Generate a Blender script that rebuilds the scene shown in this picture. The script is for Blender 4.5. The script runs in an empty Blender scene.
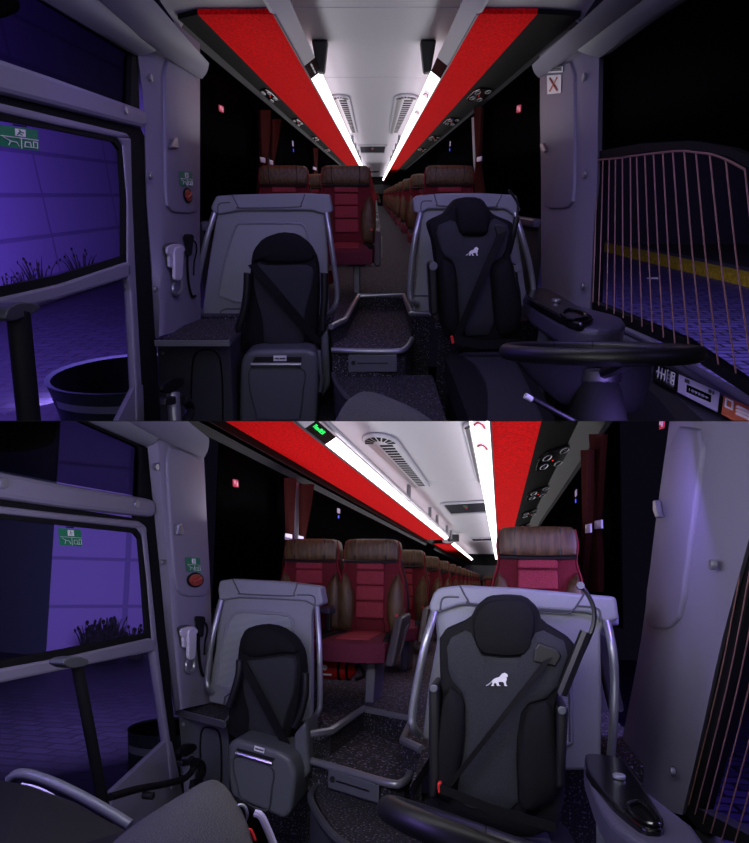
import bpy, bmesh, math, random
from mathutils import Vector, Matrix
random.seed(7)
SC = bpy.context.scene
COL = SC.collection
# ------------------------------------------------------------------ camera / two bus frames
F, CX, CY = 600.0, 374.5, 530.0
CAMZ = 2.6
class View:
    """bus frame seen from the driver's end: x across, y along the aisle to the rear, z up, origin at eye point"""
    def __init__(s, key, vx, vy):
        s.key = key
        v = Vector(((vx-CX)/F, (CY-vy)/F, -1)).normalized()
        u = v.cross(Vector((0, 1, 0))).normalized()
        w = u.cross(v)
        s.M = Matrix((u, v, w))
    def ray(s, x, y): return s.M @ Vector(((x-CX)/F, (CY-y)/F, -1))
    def D(s, x, y, d): r = s.ray(x, y); return r*(d/r.y)
    def H(s, x, y, h): r = s.ray(x, y); return r*(h/r.z)
    def X(s, x, y, k): r = s.ray(x, y); return r*(k/r.x)
    def world(s, p): return s.R @ Vector(p) + Vector((0, 0, CAMZ))
A = View('A', 375.5, 195); B = View('B', 500, 583)
B.R = Matrix.Identity(3); A.R = B.M @ A.M.transposed()
cam = bpy.data.objects.new('camera', bpy.data.cameras.new('camera')); COL.objects.link(cam)
cam.matrix_world = Matrix.Translation((0, 0, CAMZ)) @ B.M.to_4x4()
cam.data.sensor_fit = 'VERTICAL'; cam.data.sensor_height = 24
cam.data.lens = F/843*24
cam.data.shift_y = (CY-421.5)/843
cam.data.clip_start = .02; cam.data.clip_end = 300
SC.camera = cam
CUTN = (B.M @ Vector((0, F, CY-421)).cross(Vector((0, 0, 1))) if False else B.M @ Vector((0, 1, (CY-421)/F))).normalized()  # normal of the divider between the two scenes
# ------------------------------------------------------------------ materials
def nodes(m):
    m.use_nodes = True; n = m.node_tree; return n, n.nodes['Principled BSDF']
def lin(c): return tuple((v/12.92 if v <= .04045 else ((v+.055)/1.055)**2.4) for v in (i/255 for i in c))
def mat(name, rgb, rough=.5, metal=0, noise=0, scale=60, bump=0, emit=0, spec=None, stretch=None, sheen=0):
    m = bpy.data.materials.new(name); n, p = nodes(m)
    c = lin(rgb); p.inputs['Base Color'].default_value = (*c, 1)
    p.inputs['Roughness'].default_value = rough; p.inputs['Metallic'].default_value = metal
    if spec is not None: p.inputs['Specular IOR Level'].default_value = spec
    if emit: p.inputs['Emission Color'].default_value = (*c, 1); p.inputs['Emission Strength'].default_value = emit
    if noise or bump:
        tc = n.nodes.new('ShaderNodeTexCoord'); tx = n.nodes.new('ShaderNodeTexNoise')
        tx.inputs['Scale'].default_value = scale; tx.inputs['Detail'].default_value = 4
        if stretch:
            mp = n.nodes.new('ShaderNodeMapping'); mp.inputs['Scale'].default_value = stretch
            n.links.new(tc.outputs['Object'], mp.inputs[0]); n.links.new(mp.outputs[0], tx.inputs['Vector'])
        else: n.links.new(tc.outputs['Object'], tx.inputs['Vector'])
        if noise:
            r = n.nodes.new('ShaderNodeValToRGB')
            r.color_ramp.elements[0].position = .3; r.color_ramp.elements[1].position = .7
            r.color_ramp.elements[0].color = (*[v*(1-noise) for v in c], 1)
            r.color_ramp.elements[1].color = (*[min(1, v*(1+noise)) for v in c], 1)
            n.links.new(tx.outputs['Fac'], r.inputs[0]); n.links.new(r.outputs[0], p.inputs['Base Color'])
        if bump:
            b = n.nodes.new('ShaderNodeBump'); b.inputs['Strength'].default_value = bump; b.inputs['Distance'].default_value = .004
            n.links.new(tx.outputs['Fac'], b.inputs['Height']); n.links.new(b.outputs[0], p.inputs['Normal'])
    return m
def speckle(name, base, dot, scale, thr=.66, rough=.9):
    m = bpy.data.materials.new(name); n, p = nodes(m)
    tc = n.nodes.new('ShaderNodeTexCoord'); t = n.nodes.new('ShaderNodeTexNoise'); r = n.nodes.new('ShaderNodeValToRGB')
    t.inputs['Scale'].default_value = scale; t.inputs['Detail'].default_value = 2
    r.color_ramp.elements[0].position = thr-.08; r.color_ramp.elements[1].position = thr+.06
    r.color_ramp.elements[0].color = (*lin(base), 1); r.color_ramp.elements[1].color = (*lin(dot), 1)
    n.links.new(tc.outputs['Object'], t.inputs['Vector']); n.links.new(t.outputs['Fac'], r.inputs[0]); n.links.new(r.outputs[0], p.inputs['Base Color'])
    b = n.nodes.new('ShaderNodeBump'); b.inputs['Strength'].default_value = .5; b.inputs['Distance'].default_value = .006
    n.links.new(t.outputs['Fac'], b.inputs['Height']); n.links.new(b.outputs[0], p.inputs['Normal'])
    p.inputs['Roughness'].default_value = rough
    return m
def ribbed(name, rgb, dark, scale, axis='Z', rough=.5, R=None, spec=.5):
    """fine parallel ribs along one bus axis"""
    m = bpy.data.materials.new(name); n, p = nodes(m)
    tc = n.nodes.new('ShaderNodeTexCoord'); mp = n.nodes.new('ShaderNodeMapping'); w = n.nodes.new('ShaderNodeTexWave')
    if R is not None: mp.vector_type = 'POINT'; mp.inputs['Rotation'].default_value = R.transposed().to_euler('XYZ')
    w.bands_direction = axis; w.inputs['Scale'].default_value = scale; w.inputs['Distortion'].default_value = 0
    r = n.nodes.new('ShaderNodeValToRGB'); r.color_ramp.elements[0].color = (*lin(dark), 1); r.color_ramp.elements[1].color = (*lin(rgb), 1)
    n.links.new(tc.outputs['Object'], mp.inputs[0]); n.links.new(mp.outputs[0], w.inputs['Vector']); n.links.new(w.outputs['Fac'], r.inputs[0]); n.links.new(r.outputs[0], p.inputs['Base Color'])
    b = n.nodes.new('ShaderNodeBump'); b.inputs['Strength'].default_value = .4; b.inputs['Distance'].default_value = .004
    n.links.new(w.outputs['Fac'], b.inputs['Height']); n.links.new(b.outputs[0], p.inputs['Normal'])
    p.inputs['Roughness'].default_value = rough; p.inputs['Specular IOR Level'].default_value = spec
    return m
def tiles(name, rgb, line, bw, bh, R=None, mortar=.02, offset=0, rough=.8, vert=False, var=None):
    m = bpy.data.materials.new(name); n, p = nodes(m)
    tc = n.nodes.new('ShaderNodeTexCoord'); mp = n.nodes.new('ShaderNodeMapping'); w = n.nodes.new('ShaderNodeTexBrick')
    src = tc.outputs['Object']
    if R is not None:
        m0 = n.nodes.new('ShaderNodeMapping'); m0.inputs['Rotation'].default_value = R.transposed().to_euler('XYZ'); n.links.new(src, m0.inputs[0]); src = m0.outputs[0]
    if vert:   # a wall running along the bus: brick space x = bus y, y = bus z
        sx = n.nodes.new('ShaderNodeSeparateXYZ'); cx = n.nodes.new('ShaderNodeCombineXYZ'); n.links.new(src, sx.inputs[0])
        n.links.new(sx.outputs['Y'], cx.inputs['X']); n.links.new(sx.outputs['Z'], cx.inputs['Y']); src = cx.outputs[0]
    n.links.new(src, w.inputs['Vector'])
    w.offset = offset; w.inputs['Scale'].default_value = 1; w.inputs['Brick Width'].default_value = bw; w.inputs['Row Height'].default_value = bh
    w.inputs['Mortar Size'].default_value = mortar; w.inputs['Color1'].default_value = (*lin(rgb), 1); w.inputs['Color2'].default_value = (*lin(var or rgb), 1); w.inputs['Mortar'].default_value = (*lin(line), 1)
    n.links.new(w.outputs['Color'], p.inputs['Base Color']); p.inputs['Roughness'].default_value = rough
    b = n.nodes.new('ShaderNodeBump'); b.inputs['Strength'].default_value = .6; b.inputs['Distance'].default_value = .02; b.invert = True
    n.links.new(w.outputs['Fac'], b.inputs['Height']); n.links.new(b.outputs[0], p.inputs['Normal'])
    return m
def glass(name, tint, gloss=.05):
    m = bpy.data.materials.new(name); m.use_nodes = True; n = m.node_tree; n.nodes.clear()
    o = n.nodes.new('ShaderNodeOutputMaterial'); mx = n.nodes.new('ShaderNodeMixShader'); t = n.nodes.new('ShaderNodeBsdfTransparent'); g = n.nodes.new('ShaderNodeBsdfGlossy')
    t.inputs[0].default_value = (*tint, 1); g.inputs['Roughness'].default_value = .25; mx.inputs[0].default_value = gloss
    n.links.new(t.outputs[0], mx.inputs[1]); n.links.new(g.outputs[0], mx.inputs[2]); n.links.new(mx.outputs[0], o.inputs[0])
    return m
M = dict(
    grey=mat('grey_plastic', (124, 126, 134), .5, noise=.05, scale=200, bump=.05),
    pillar=mat('pillar_plastic', (122, 118, 136), .55, noise=.05, scale=220, bump=.05),  # lilac tint in the colour stands in for purple light on grey plastic
    darkgrey=mat('dark_grey_plastic', (62, 64, 70), .5, noise=.08, scale=200, bump=.08),
    seatbox=mat('slate_plastic', (84, 87, 94), .42, noise=.06, scale=200, bump=.05),
    fairing=mat('fairing_plastic', (150, 147, 152), .55),
    white=mat('ceiling_white', (212, 212, 224), .55, noise=.03, scale=40),
    led=mat('light_strip', (255, 250, 255), .4, emit=3.2),
    ledoff=mat('light_strip_unlit', (205, 203, 212), .4),
    red=mat('red_felt', (214, 16, 20), .95, noise=.35, scale=55, bump=.5, spec=.05),
    black=mat('black_plastic', (16, 16, 18), .45),
    matte=mat('black_matte', (13, 13, 15), .8, spec=.2),
    gloss=mat('black_gloss', (14, 14, 16), .18),
    rubber=mat('black_rubber', (10, 10, 12), .7, spec=.2),
    silver=mat('brushed_metal', (190, 192, 200), .3, metal=.9),
    rail=mat('satin_rail', (150, 152, 160), .32, metal=.6),
    trimrail=mat('lilac_rail', (74, 71, 92), .4), railgrey=mat('window_rail_grey', (26, 25, 33), .6, spec=.12),
    fabric=mat('black_seat_fabric', (22, 22, 24), .9, noise=.35, scale=260, bump=.4, spec=.15),
    fabric2=mat('charcoal_mesh_fabric', (48, 49, 54), .9, noise=.3, scale=320, bump=.4, spec=.15),
    maroon=mat('maroon_seat_fabric', (114, 38, 46), .9, noise=.3, scale=180, bump=.35, spec=.15),
    maroonlite=mat('maroon_panel_fabric', (158, 62, 72), .9, noise=.3, scale=180, bump=.35, spec=.15),
    plum=mat('plum_seat_fabric', (102, 42, 58), .9, noise=.3, scale=180, bump=.35, spec=.15),
    pipe=mat('dark_red_piping', (150, 24, 40), .7),
    brown=mat('brown_leather', (96, 74, 48), .5, noise=.45, scale=14, bump=.2, stretch=(3, 3, .6)),
    curtain=mat('curtain_cloth', (60, 24, 22), .9, noise=.25, scale=120, bump=.3, spec=.1),
    carpet=speckle('deck_carpet', (25, 23, 30), (150, 138, 168), 75, .645),
    carpetdark=speckle('step_carpet', (22, 21, 25), (128, 120, 142), 90, .655),
    shell=mat('body_dark', (30, 30, 33), .7),
    hump=mat('grained_vinyl', (58, 58, 60), .5, noise=.3, scale=240, bump=.8),
    yellow=mat('kerb_yellow', (196, 170, 20), .9, noise=.4, scale=9, bump=.4),
    kerbgrey=mat('kerb_grey', (70, 70, 76), .9, noise=.4, scale=9, bump=.4),
    plant=mat('dark_leaves', (16, 18, 14), .9),
    soil=mat('soil', (24, 21, 18), .95, noise=.4, scale=20),
    tub=mat('green_tub', (58, 76, 74), .6, noise=.15, scale=30),
    tubstripe=mat('pale_stripe', (176, 186, 188), .5),
    green=mat('sign_green', (18, 122, 84), .5), signwhite=mat('sign_white', (226, 226, 228), .5),
    signred=mat('sign_red', (190, 30, 60), .5, emit=.25), signlite=mat('sign_pale', (225, 190, 215), .5, emit=.2),
    bluelite=mat('blue_lamp', (70, 80, 255), .5, emit=.9), redlite=mat('red_lamp', (235, 50, 40), .5, emit=.8),
    paperglow=mat('glowing_paper', (232, 226, 240), .6, emit=.75),  # glow put into the stickers so they stay pale on the strip
    greenlite=mat('green_digits', (50, 255, 110), .5, emit=.8),
    knob=mat('knob_red', (150, 52, 40), .4), orange=mat('sticker_orange', (215, 110, 70), .6), lilac=mat('panel_lilac', (196, 186, 220), .5),
    wire=mat('copper_wire', (150, 112, 104), .4, metal=.3), buckle=mat('buckle_red', (210, 40, 36), .5),
    ext=mat('extinguisher_red', (176, 22, 22), .4), phone=mat('phone_shell', (196, 192, 204), .35),
    hatch=mat('hatch_glass', (20, 18, 40), .6, spec=.1), teal=mat('wall_teal', (46, 58, 62), .9),
    glassclear=glass('pane_clear', (.86, .84, .95), .012), glasstint=glass('pane_tinted', (.36, .35, .42), .003), glassdark=glass('pane_dark', (.2, .2, .24), .002),
)
for V in (A, B):
    M['rib'+V.key] = ribbed('ribbed_inlay_'+V.key, (165, 170, 172), (104, 108, 112), 45, 'Z', .35, V.R)
    M['black_rib'+V.key] = ribbed('black_ribs_'+V.key, (11, 11, 12), (6, 6, 7), 22, 'Y', .7, V.R, .08)
    M['wallext'+V.key] = tiles('house_wall_'+V.key, (122, 110, 150), (97, 86, 124), 5.0 if V is A else 2.3, 1.0 if V is A else 1.4, V.R, .05, 0, .85, True)
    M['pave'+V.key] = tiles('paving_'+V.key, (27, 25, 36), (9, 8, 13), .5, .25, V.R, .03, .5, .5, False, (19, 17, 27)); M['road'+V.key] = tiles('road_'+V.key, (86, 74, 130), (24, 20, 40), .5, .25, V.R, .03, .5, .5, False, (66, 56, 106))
# ------------------------------------------------------------------ mesh builders (bus coordinates)
class MB:
    def __init__(s, V): s.V = V; s.bm = bmesh.new(); s.sm = False
    def poly(s, pts): s.bm.faces.new([s.bm.verts.new(p) for p in pts])
    def prism(s, pts, vec, bevel=0, seg=2):
        vec = Vector(vec); n = len(pts); b = bmesh.new()
        a = [b.verts.new(p) for p in pts]; c = [b.verts.new(Vector(p)+vec) for p in pts]
        b.faces.new(a); b.faces.new(c[::-1])
        for i in range(n): b.faces.new((a[i], a[(i+1) % n], c[(i+1) % n], c[i])[::-1])
        bmesh.ops.recalc_face_normals(b, faces=b.faces)
        if bevel: bmesh.ops.bevel(b, geom=list(b.edges), offset=bevel, segments=seg, profile=.5, affect='EDGES', clamp_overlap=True)
        s.add(b); return s
    def add(s, b):
        me = bpy.data.meshes.new('tmp'); b.to_mesh(me); b.free(); s.bm.from_mesh(me); bpy.data.meshes.remove(me)
    def cushion(s, pts, n, back, bulge, rings=7, edge=.25):
        """a padded shape: outline pts, n towards the viewer, flat back"""
        n = Vector(n).normalized(); c = sum((Vector(p) for p in pts), Vector())/len(pts); b = bmesh.new(); L = []
        L.append([b.verts.new(Vector(p)-n*back) for p in pts])
        for k in range(rings):
            t = k/(rings-1); sc = 1-(1-math.cos(t*math.pi/2))*.97; h = bulge*math.sin(t*math.pi/2)**(1/1.6)
            if k == 0: sc, h = 1, 0
            L.append([b.verts.new(c+(Vector(p)-c)*sc+n*h) for p in pts])
        m = len(pts)
        for i in range(len(L)-1):
            for j in range(m): b.faces.new((L[i][j], L[i][(j+1) % m], L[i+1][(j+1) % m], L[i+1][j]))
        b.faces.new(L[-1]); b.faces.new(L[0][::-1])
        bmesh.ops.recalc_face_normals(b, faces=b.faces); s.add(b); s.sm = True; return s
    def tube(s, pts, r, seg=10, smooth=True, closed=False, r2=None):
        pts = [Vector(p) for p in pts]
        if smooth and len(pts) > 2: pts = crv(pts, 6, closed)
        b = bmesh.new(); L = []; N = len(pts); up = None
        for i, p in enumerate(pts):
            if closed: t = pts[(i+1) % N]-pts[i-1]
            else: t = pts[min(i+1, N-1)]-pts[max(i-1, 0)]
            t.normalize()
            if up is None: up = t.orthogonal().normalized()
            up = (up-t*up.dot(t)).normalized(); sd = t.cross(up)
            rr = r if r2 is None else r+(r2-r)*i/(N-1)
            L.append([b.verts.new(p+(up*math.cos(a)+sd*math.sin(a))*rr) for a in (2*math.pi*k/seg for k in range(seg))])
        for i in range(N if closed else N-1):
            j = (i+1) % N
            o = 0
            if closed and j == 0:
                o = min(range(seg), key=lambda k: (L[0][k].co-L[i][0].co).length)
            for k in range(seg): b.faces.new((L[i][k], L[i][(k+1) % seg], L[j][(k+1+o) % seg], L[j][(k+o) % seg]))
        if not closed: b.faces.new(L[0][::-1]); b.faces.new(L[-1])
        bmesh.ops.recalc_face_normals(b, faces=b.faces); s.add(b); s.sm = True; return s
    def grid(s, rows, thick=None):
        """surface through rows of points, given thickness by an offset vector"""
        b = bmesh.new()
        def sheet(off): return [[b.verts.new(Vector(p)+off) for p in r] for r in rows]
        a = sheet(Vector((0, 0, 0))); c = sheet(Vector(thick)) if thick else None
        R, Cn = len(rows), len(rows[0])
        for g in ((a, c) if c else (a,)):
            for i in range(R-1):
                for j in range(Cn-1): b.faces.new((g[i][j], g[i][j+1], g[i+1][j+1], g[i+1][j]))
        if c:
            for i in range(R-1):
                for j in (0, Cn-1): b.faces.new((a[i][j], a[i+1][j], c[i+1][j], c[i][j]))
            for j in range(Cn-1):
                for i in (0, R-1): b.faces.new((a[i][j], a[i][j+1], c[i][j+1], c[i][j]))
        bmesh.ops.recalc_face_normals(b, faces=b.faces); s.add(b); return s
    def box(s, c, size, bevel=0, rz=0, rx=0, ry=0, seg=2):
        b = bmesh.new(); bmesh.ops.create_cube(b, size=1)
        T = Matrix.Translation(c) @ Matrix.Rotation(rz, 4, 'Z') @ Matrix.Rotation(ry, 4, 'Y') @ Matrix.Rotation(rx, 4, 'X')
        bmesh.ops.scale(b, vec=size, verts=b.verts)
        if bevel: bmesh.ops.bevel(b, geom=list(b.edges), offset=bevel, segments=seg, profile=.5, affect='EDGES', clamp_overlap=True)
        bmesh.ops.transform(b, matrix=T, verts=b.verts); s.add(b); return s
    def disc(s, c, n, r, h, seg=20, bev=0):
        n = Vector(n).normalized(); u = n.orthogonal().normalized(); w = n.cross(u); c = Vector(c)
        return s.prism([c+(u*math.cos(a)+w*math.sin(a))*r for a in (2*math.pi*k/seg for k in range(seg))], n*h, bev)
    def band(s, pts, wv, nv, th):
        """flat strap: centre line pts, half-width vector wv, thickness th along nv"""
        wv = Vector(wv); nv = Vector(nv).normalized()*th; pts = [Vector(p) for p in pts]
        return s.grid([[p-wv, p+wv] for p in pts], nv)
def crv(p, k=6, closed=False):
    n = len(p); out = []
    for i in range(n if closed else n-1):
        a, b, c, d = (p[(i-1) % n], p[i], p[(i+1) % n], p[(i+2) % n]) if closed else (p[max(i-1, 0)], p[i], p[i+1], p[min(i+2, n-1)])
        for j in range(k):
            t = j/k
            out.append(.5*((2*b)+(c-a)*t+(2*a-5*b+4*c-d)*t*t+(3*b-a-3*c+d)*t**3))
    if not closed: out.append(p[-1])
    return out
def rnd(pts, k=3, it=1):
    """soften the corners of a traced outline"""
    pts = [Vector(p).to_2d() if len(p) == 2 else Vector(p) for p in pts]
    for _ in range(it):
        o = []
        for i in range(len(pts)):
            a, b = pts[i], pts[(i+1) % len(pts)]; o += [a*.8+b*.2, a*.2+b*.8]
        pts = o
    return [tuple(p) if len(p) == 2 else p for p in pts]
class Pl:
    """a plane in a bus: pl(px, py, off) is the point of it behind that spot of the view, off towards the viewer"""
    def __init__(s, V, p0, n): s.V = V; s.p0 = Vector(p0); s.n = Vector(n).normalized()
    def __call__(s, x, y, off=0):
        r = s.V.ray(x, y); return r*((s.p0+s.n*off).dot(s.n)/r.dot(s.n))
    def L(s, pts, off=0): return [s(x, y, off) for x, y in pts]
def front(V, d, tilt=0, yaw=0, x0=0, z0=0):
    n = Vector((math.sin(yaw), -math.cos(yaw)*math.cos(tilt), math.sin(tilt))); return Pl(V, (x0, d, z0), n)
def side(V, x): return Pl(V, (x, 0, 0), (1 if x < 0 else -1, 0, 0))
def level(V, h): return Pl(V, (0, 0, h), (0, 0, 1 if h < 0 else -1))
# ------------------------------------------------------------------ objects
KEY = {}
def link(name, mb, m, parent=None):
    me = bpy.data.meshes.new(name)
    R = mb.V.R.to_4x4(); R.translation = (0, 0, CAMZ)
    bmesh.ops.transform(mb.bm, matrix=R, verts=mb.bm.verts)
    if mb.sm:
        for f in mb.bm.faces: f.smooth = True
        for e in mb.bm.edges:
            if len(e.link_faces) == 2 and e.calc_face_angle(0) > .7: e.smooth = False
    mb.bm.to_mesh(me); mb.bm.free(); me.materials.append(m if not isinstance(m, str) else M[m])
    o = bpy.data.objects.new(name, me); COL.objects.link(o); KEY[o] = mb.V.key
    if parent: o.parent = parent
    return o
def thing(name, label, cat, group=None):
    o = bpy.data.objects.new(name, None); COL.objects.link(o); o.empty_display_size = .1
    return tag(o, label, cat, group)
def tag(o, label, cat, group=None):
    o['label'] = label; o['category'] = cat
    if group: o['group'] = group
    return o
def struct(name, mb, m, parent=None):
    o = link(name, mb, m, parent)
    if not parent: o['kind'] = 'structure'
    return o
def strootr(name):
    o = bpy.data.objects.new(name, None); COL.objects.link(o); o['kind'] = 'structure'; return o
def kids(o): return [c for c in bpy.data.objects if c.parent == o]
def tree(o):
    out = []
    for c in kids(o): out += [c]+tree(c)
    return out
def settle(o):
    """put the origin of a thing at the middle of its base"""
    ms = [c for c in [o]+tree(o) if c.type == 'MESH']
    if not ms: return
    vs = [v.co for c in ms for v in c.data.vertices]
    lo = [min(v[i] for v in vs) for i in range(3)]; hi = [max(v[i] for v in vs) for i in range(3)]
    base = Vector(((lo[0]+hi[0])/2, (lo[1]+hi[1])/2, lo[2]))
    for c in ms: c.data.transform(Matrix.Translation(-base))
    o.location = base; o['_s'] = 1
def copy_tree(o, parent=None):
    c = o.copy(); COL.objects.link(c)
    if o in KEY: KEY[c] = KEY[o]
    if parent: c.parent = parent
    for ch in kids(o): copy_tree(ch, c)
    return c
def text_mb(V, txt, size, org, xdir, ydir, depth=.0015):
    """raised lettering: org = lower left corner, in bus coordinates"""
    cu = bpy.data.curves.new('t', 'FONT'); cu.body = txt; cu.size = size; cu.extrude = depth
    o = bpy.data.objects.new('t', cu); COL.objects.link(o)
    me = o.to_mesh(); mb = MB(V); mb.bm.from_mesh(me); o.to_mesh_clear()
    bpy.data.objects.remove(o); bpy.data.curves.remove(cu)
    x = Vector(xdir).normalized(); y = Vector(ydir).normalized(); z = x.cross(y)
    T = Matrix((x, y, z)).transposed().to_4x4(); T.translation = Vector(org)
    bmesh.ops.transform(mb.bm, matrix=T, verts=mb.bm.verts)
    return mb
UP = {'A': 'upper', 'B': 'lower'}
# ------------------------------------------------------------------ dimensions of the two buses
DIM = {'A': dict(XL=-1.4, XR=1.45, deck=-.87, nr=.0, step=-1.0, low=-1.19, floor=-1.62, ceil=1.42, rear=62, ground=-2.3),
       'B': dict(XL=-1.8, XR=.66, deck=-.84, nr=.6, step=-.97, low=-1.09, floor=-1.5, ceil=1.36, rear=29, ground=-2.3)}
def ratio(V, dx, dy):
    vx, vy = VP[V.key]; r = V.ray(vx+dx, vy+dy); return r.x/r.z
VP = {'A': (375.5, 195), 'B': (500, 583)}
STEP = {}; SP = {}
# ------------------------------------------------------------------ room shell
def floors(V, trim, near_l, near_r, step, step_back, low, low_d):
    d = DIM[V.key]; k = V.key; L = level(V, d['deck'])
    t = [L(*p) for p in trim]
    mb = MB(V)
    pts = [Vector((d['XL']-.05, near_l, d['deck'])), Vector((t[0].x, near_l, d['deck']))]+t+[Vector((t[-1].x+.02, near_r, d['deck'])), Vector((t[-1].x+.06, near_r+d['nr'], d['deck'])), Vector((d['XR']+.05, near_r+d['nr'], d['deck'])), Vector((d['XR']+.05, d['rear'], d['deck'])), Vector((d['XL']-.05, d['rear'], d['deck']))]
    mb.prism(pts, (0, 0, -.06)); struct('floor_deck', mb, 'carpet')
    # risers of the stairwell
    mb = MB(V)
    for a, b in zip(t, t[1:]): mb.prism([a+Vector((0, 0, -.03)), b+Vector((0, 0, -.03)), b+Vector((0, 0, d['floor']-d['deck'])), a+Vector((0, 0, d['floor']-d['deck']))], (0, .02, 0))
    for a, b in ((Vector((d['XL']-.05, near_l, d['deck'])), Vector((t[0].x, near_l, d['deck']))), (Vector((t[-1].x+.04, near_r+d['nr'], d['deck'])), Vector((d['XR']+.08, near_r+d['nr'], d['deck'])))):
        z = Vector((0, .01, d['floor']-d['deck'])); mb.prism([a+Vector((0, .01, -.03)), b+Vector((0, .01, -.03)), b+z, a+z], (0, .02, 0))
    struct('floor_riser', mb, 'carpetdark')
    o = tag(link('step_nosing', MB(V).tube([p+Vector((0, 0, .002)) for p in t], .022, 8, False), 'rail'), f'grey metal edge trim around the stairwell notch of the {UP[k]} aisle floor', 'edge trim')
    # upper step
    S = level(V, d['step']); s = [S(*p) for p in step]; bk = [S(*p) for p in step_back]
    st = thing('step', f'dark carpeted entrance step with a grey nosing in the {UP[k]} aisle', 'step')
    link('tread', MB(V).prism(s+[Vector((s[-1].x-.0, t[2].y-.03, d['step'])), Vector((s[0].x+.02, t[2].y-.03, d['step']))], (0, 0, -.05)), 'carpet', st)
    rs = MB(V)
    for a, b in zip(s, s[1:]): rs.prism([a, b, b+Vector((0, 0, d['low']-d['step']-.1)), a+Vector((0, 0, d['low']-d['step']-.1))], (0, .03, 0))
    link('riser', rs, 'carpetdark', st)
    link('nosing', MB(V).tube([p for p in s], .02, 10), 'rail', st)
    # lowest landing with its round front
    W = level(V, d['low']); c = [W(*p) for p in low]
    lo = thing('landing', f'dark carpeted lower landing with a rounded grey edge in the {UP[k]} entrance', 'step')
    cc = crv(c, 5)
    link('tread', MB(V).prism(cc+[Vector((cc[-1].x+.45, cc[-1].y, d['low'])), Vector((cc[-1].x+.45, s[0].y+.02, d['low'])), Vector((cc[0].x, s[0].y+.02, d['low']))], (0, 0, -.04)), 'carpetdark', lo)
    g = MB(V); g.grid([cc, [p+Vector((0, 0, -.3)) for p in cc]], (.02, .02, 0)); g.sm = True; link('skirt', g, 'darkgrey', lo)
    link('nosing', MB(V).tube(c, .018, 8), 'darkgrey', lo)
    STEP[k] = st; SP[k] = s
    mb = MB(V); mb.prism([(d['XL']-.1, low_d, d['floor']), (d['XR']+.1, low_d, d['floor']), (d['XR']+.1, t[2].y+.2, d['floor']), (d['XL']-.1, t[2].y+.2, d['floor'])], (0, 0, -.05)); struct('floor_entrance', mb, 'carpetdark')
floors(A, [(331, 327), (345, 320), (358.6, 295.5), (403.6, 295.5), (411, 314), (431, 314)], 5.15, 4.95, [(332, 350), (352, 351), (393, 351.5), (405, 349), (412, 339)], [], [(333, 374), (337, 385), (345, 396), (358, 408), (372, 425)], 3.0)
floors(B, [(309, 735), (330.6, 731.5), (363.6, 709), (412, 719.5), (403, 741), (422, 750)], 3.5, 2.5, [(312, 761), (340, 769), (390, 783.5), (404, 781.5), (410, 774)], [], [(322, 783), (313, 790), (311, 800), (320, 818), (334, 836), (352, 850)], 1.6)
def drawer(V, px):
    q = SP[V.key]; e = q[2]-q[0]; s = Pl(V, q[0], (e.y, -e.x, 0)); p = s.L(px, .02); o = link('drawer', MB(V).prism(p, (0, .05, 0), .006), 'seatbox', STEP[V.key])
    a, b, c, e = [Vector(q) for q in p]; f = lambda u, v: a*(1-u)*(1-v)+b*u*(1-v)+c*u*v+e*(1-u)*v
    link('groove', MB(V).tube([f(.18, .48)+Vector((0, -.002, 0)), f(.82, .48)+Vector((0, -.002, 0))], .004, 6), 'black', o)
    link('lock', MB(V).disc(f(.1, .45)+Vector((0, .002, 0)), (0, -1, 0), .016, .008), 'black', o)
DIM['A']['sd'] = level(A, DIM['A']['step'])(370, 351).y-.03; DIM['B']['sd'] = level(B, DIM['B']['step'])(350, 773).y-.03
drawer(A, [(348.5, 354.5), (397, 355), (397, 372), (348.5, 372.5)])
drawer(B, [(328, 769), (379, 785), (378.5, 804), (328, 788)])
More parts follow.
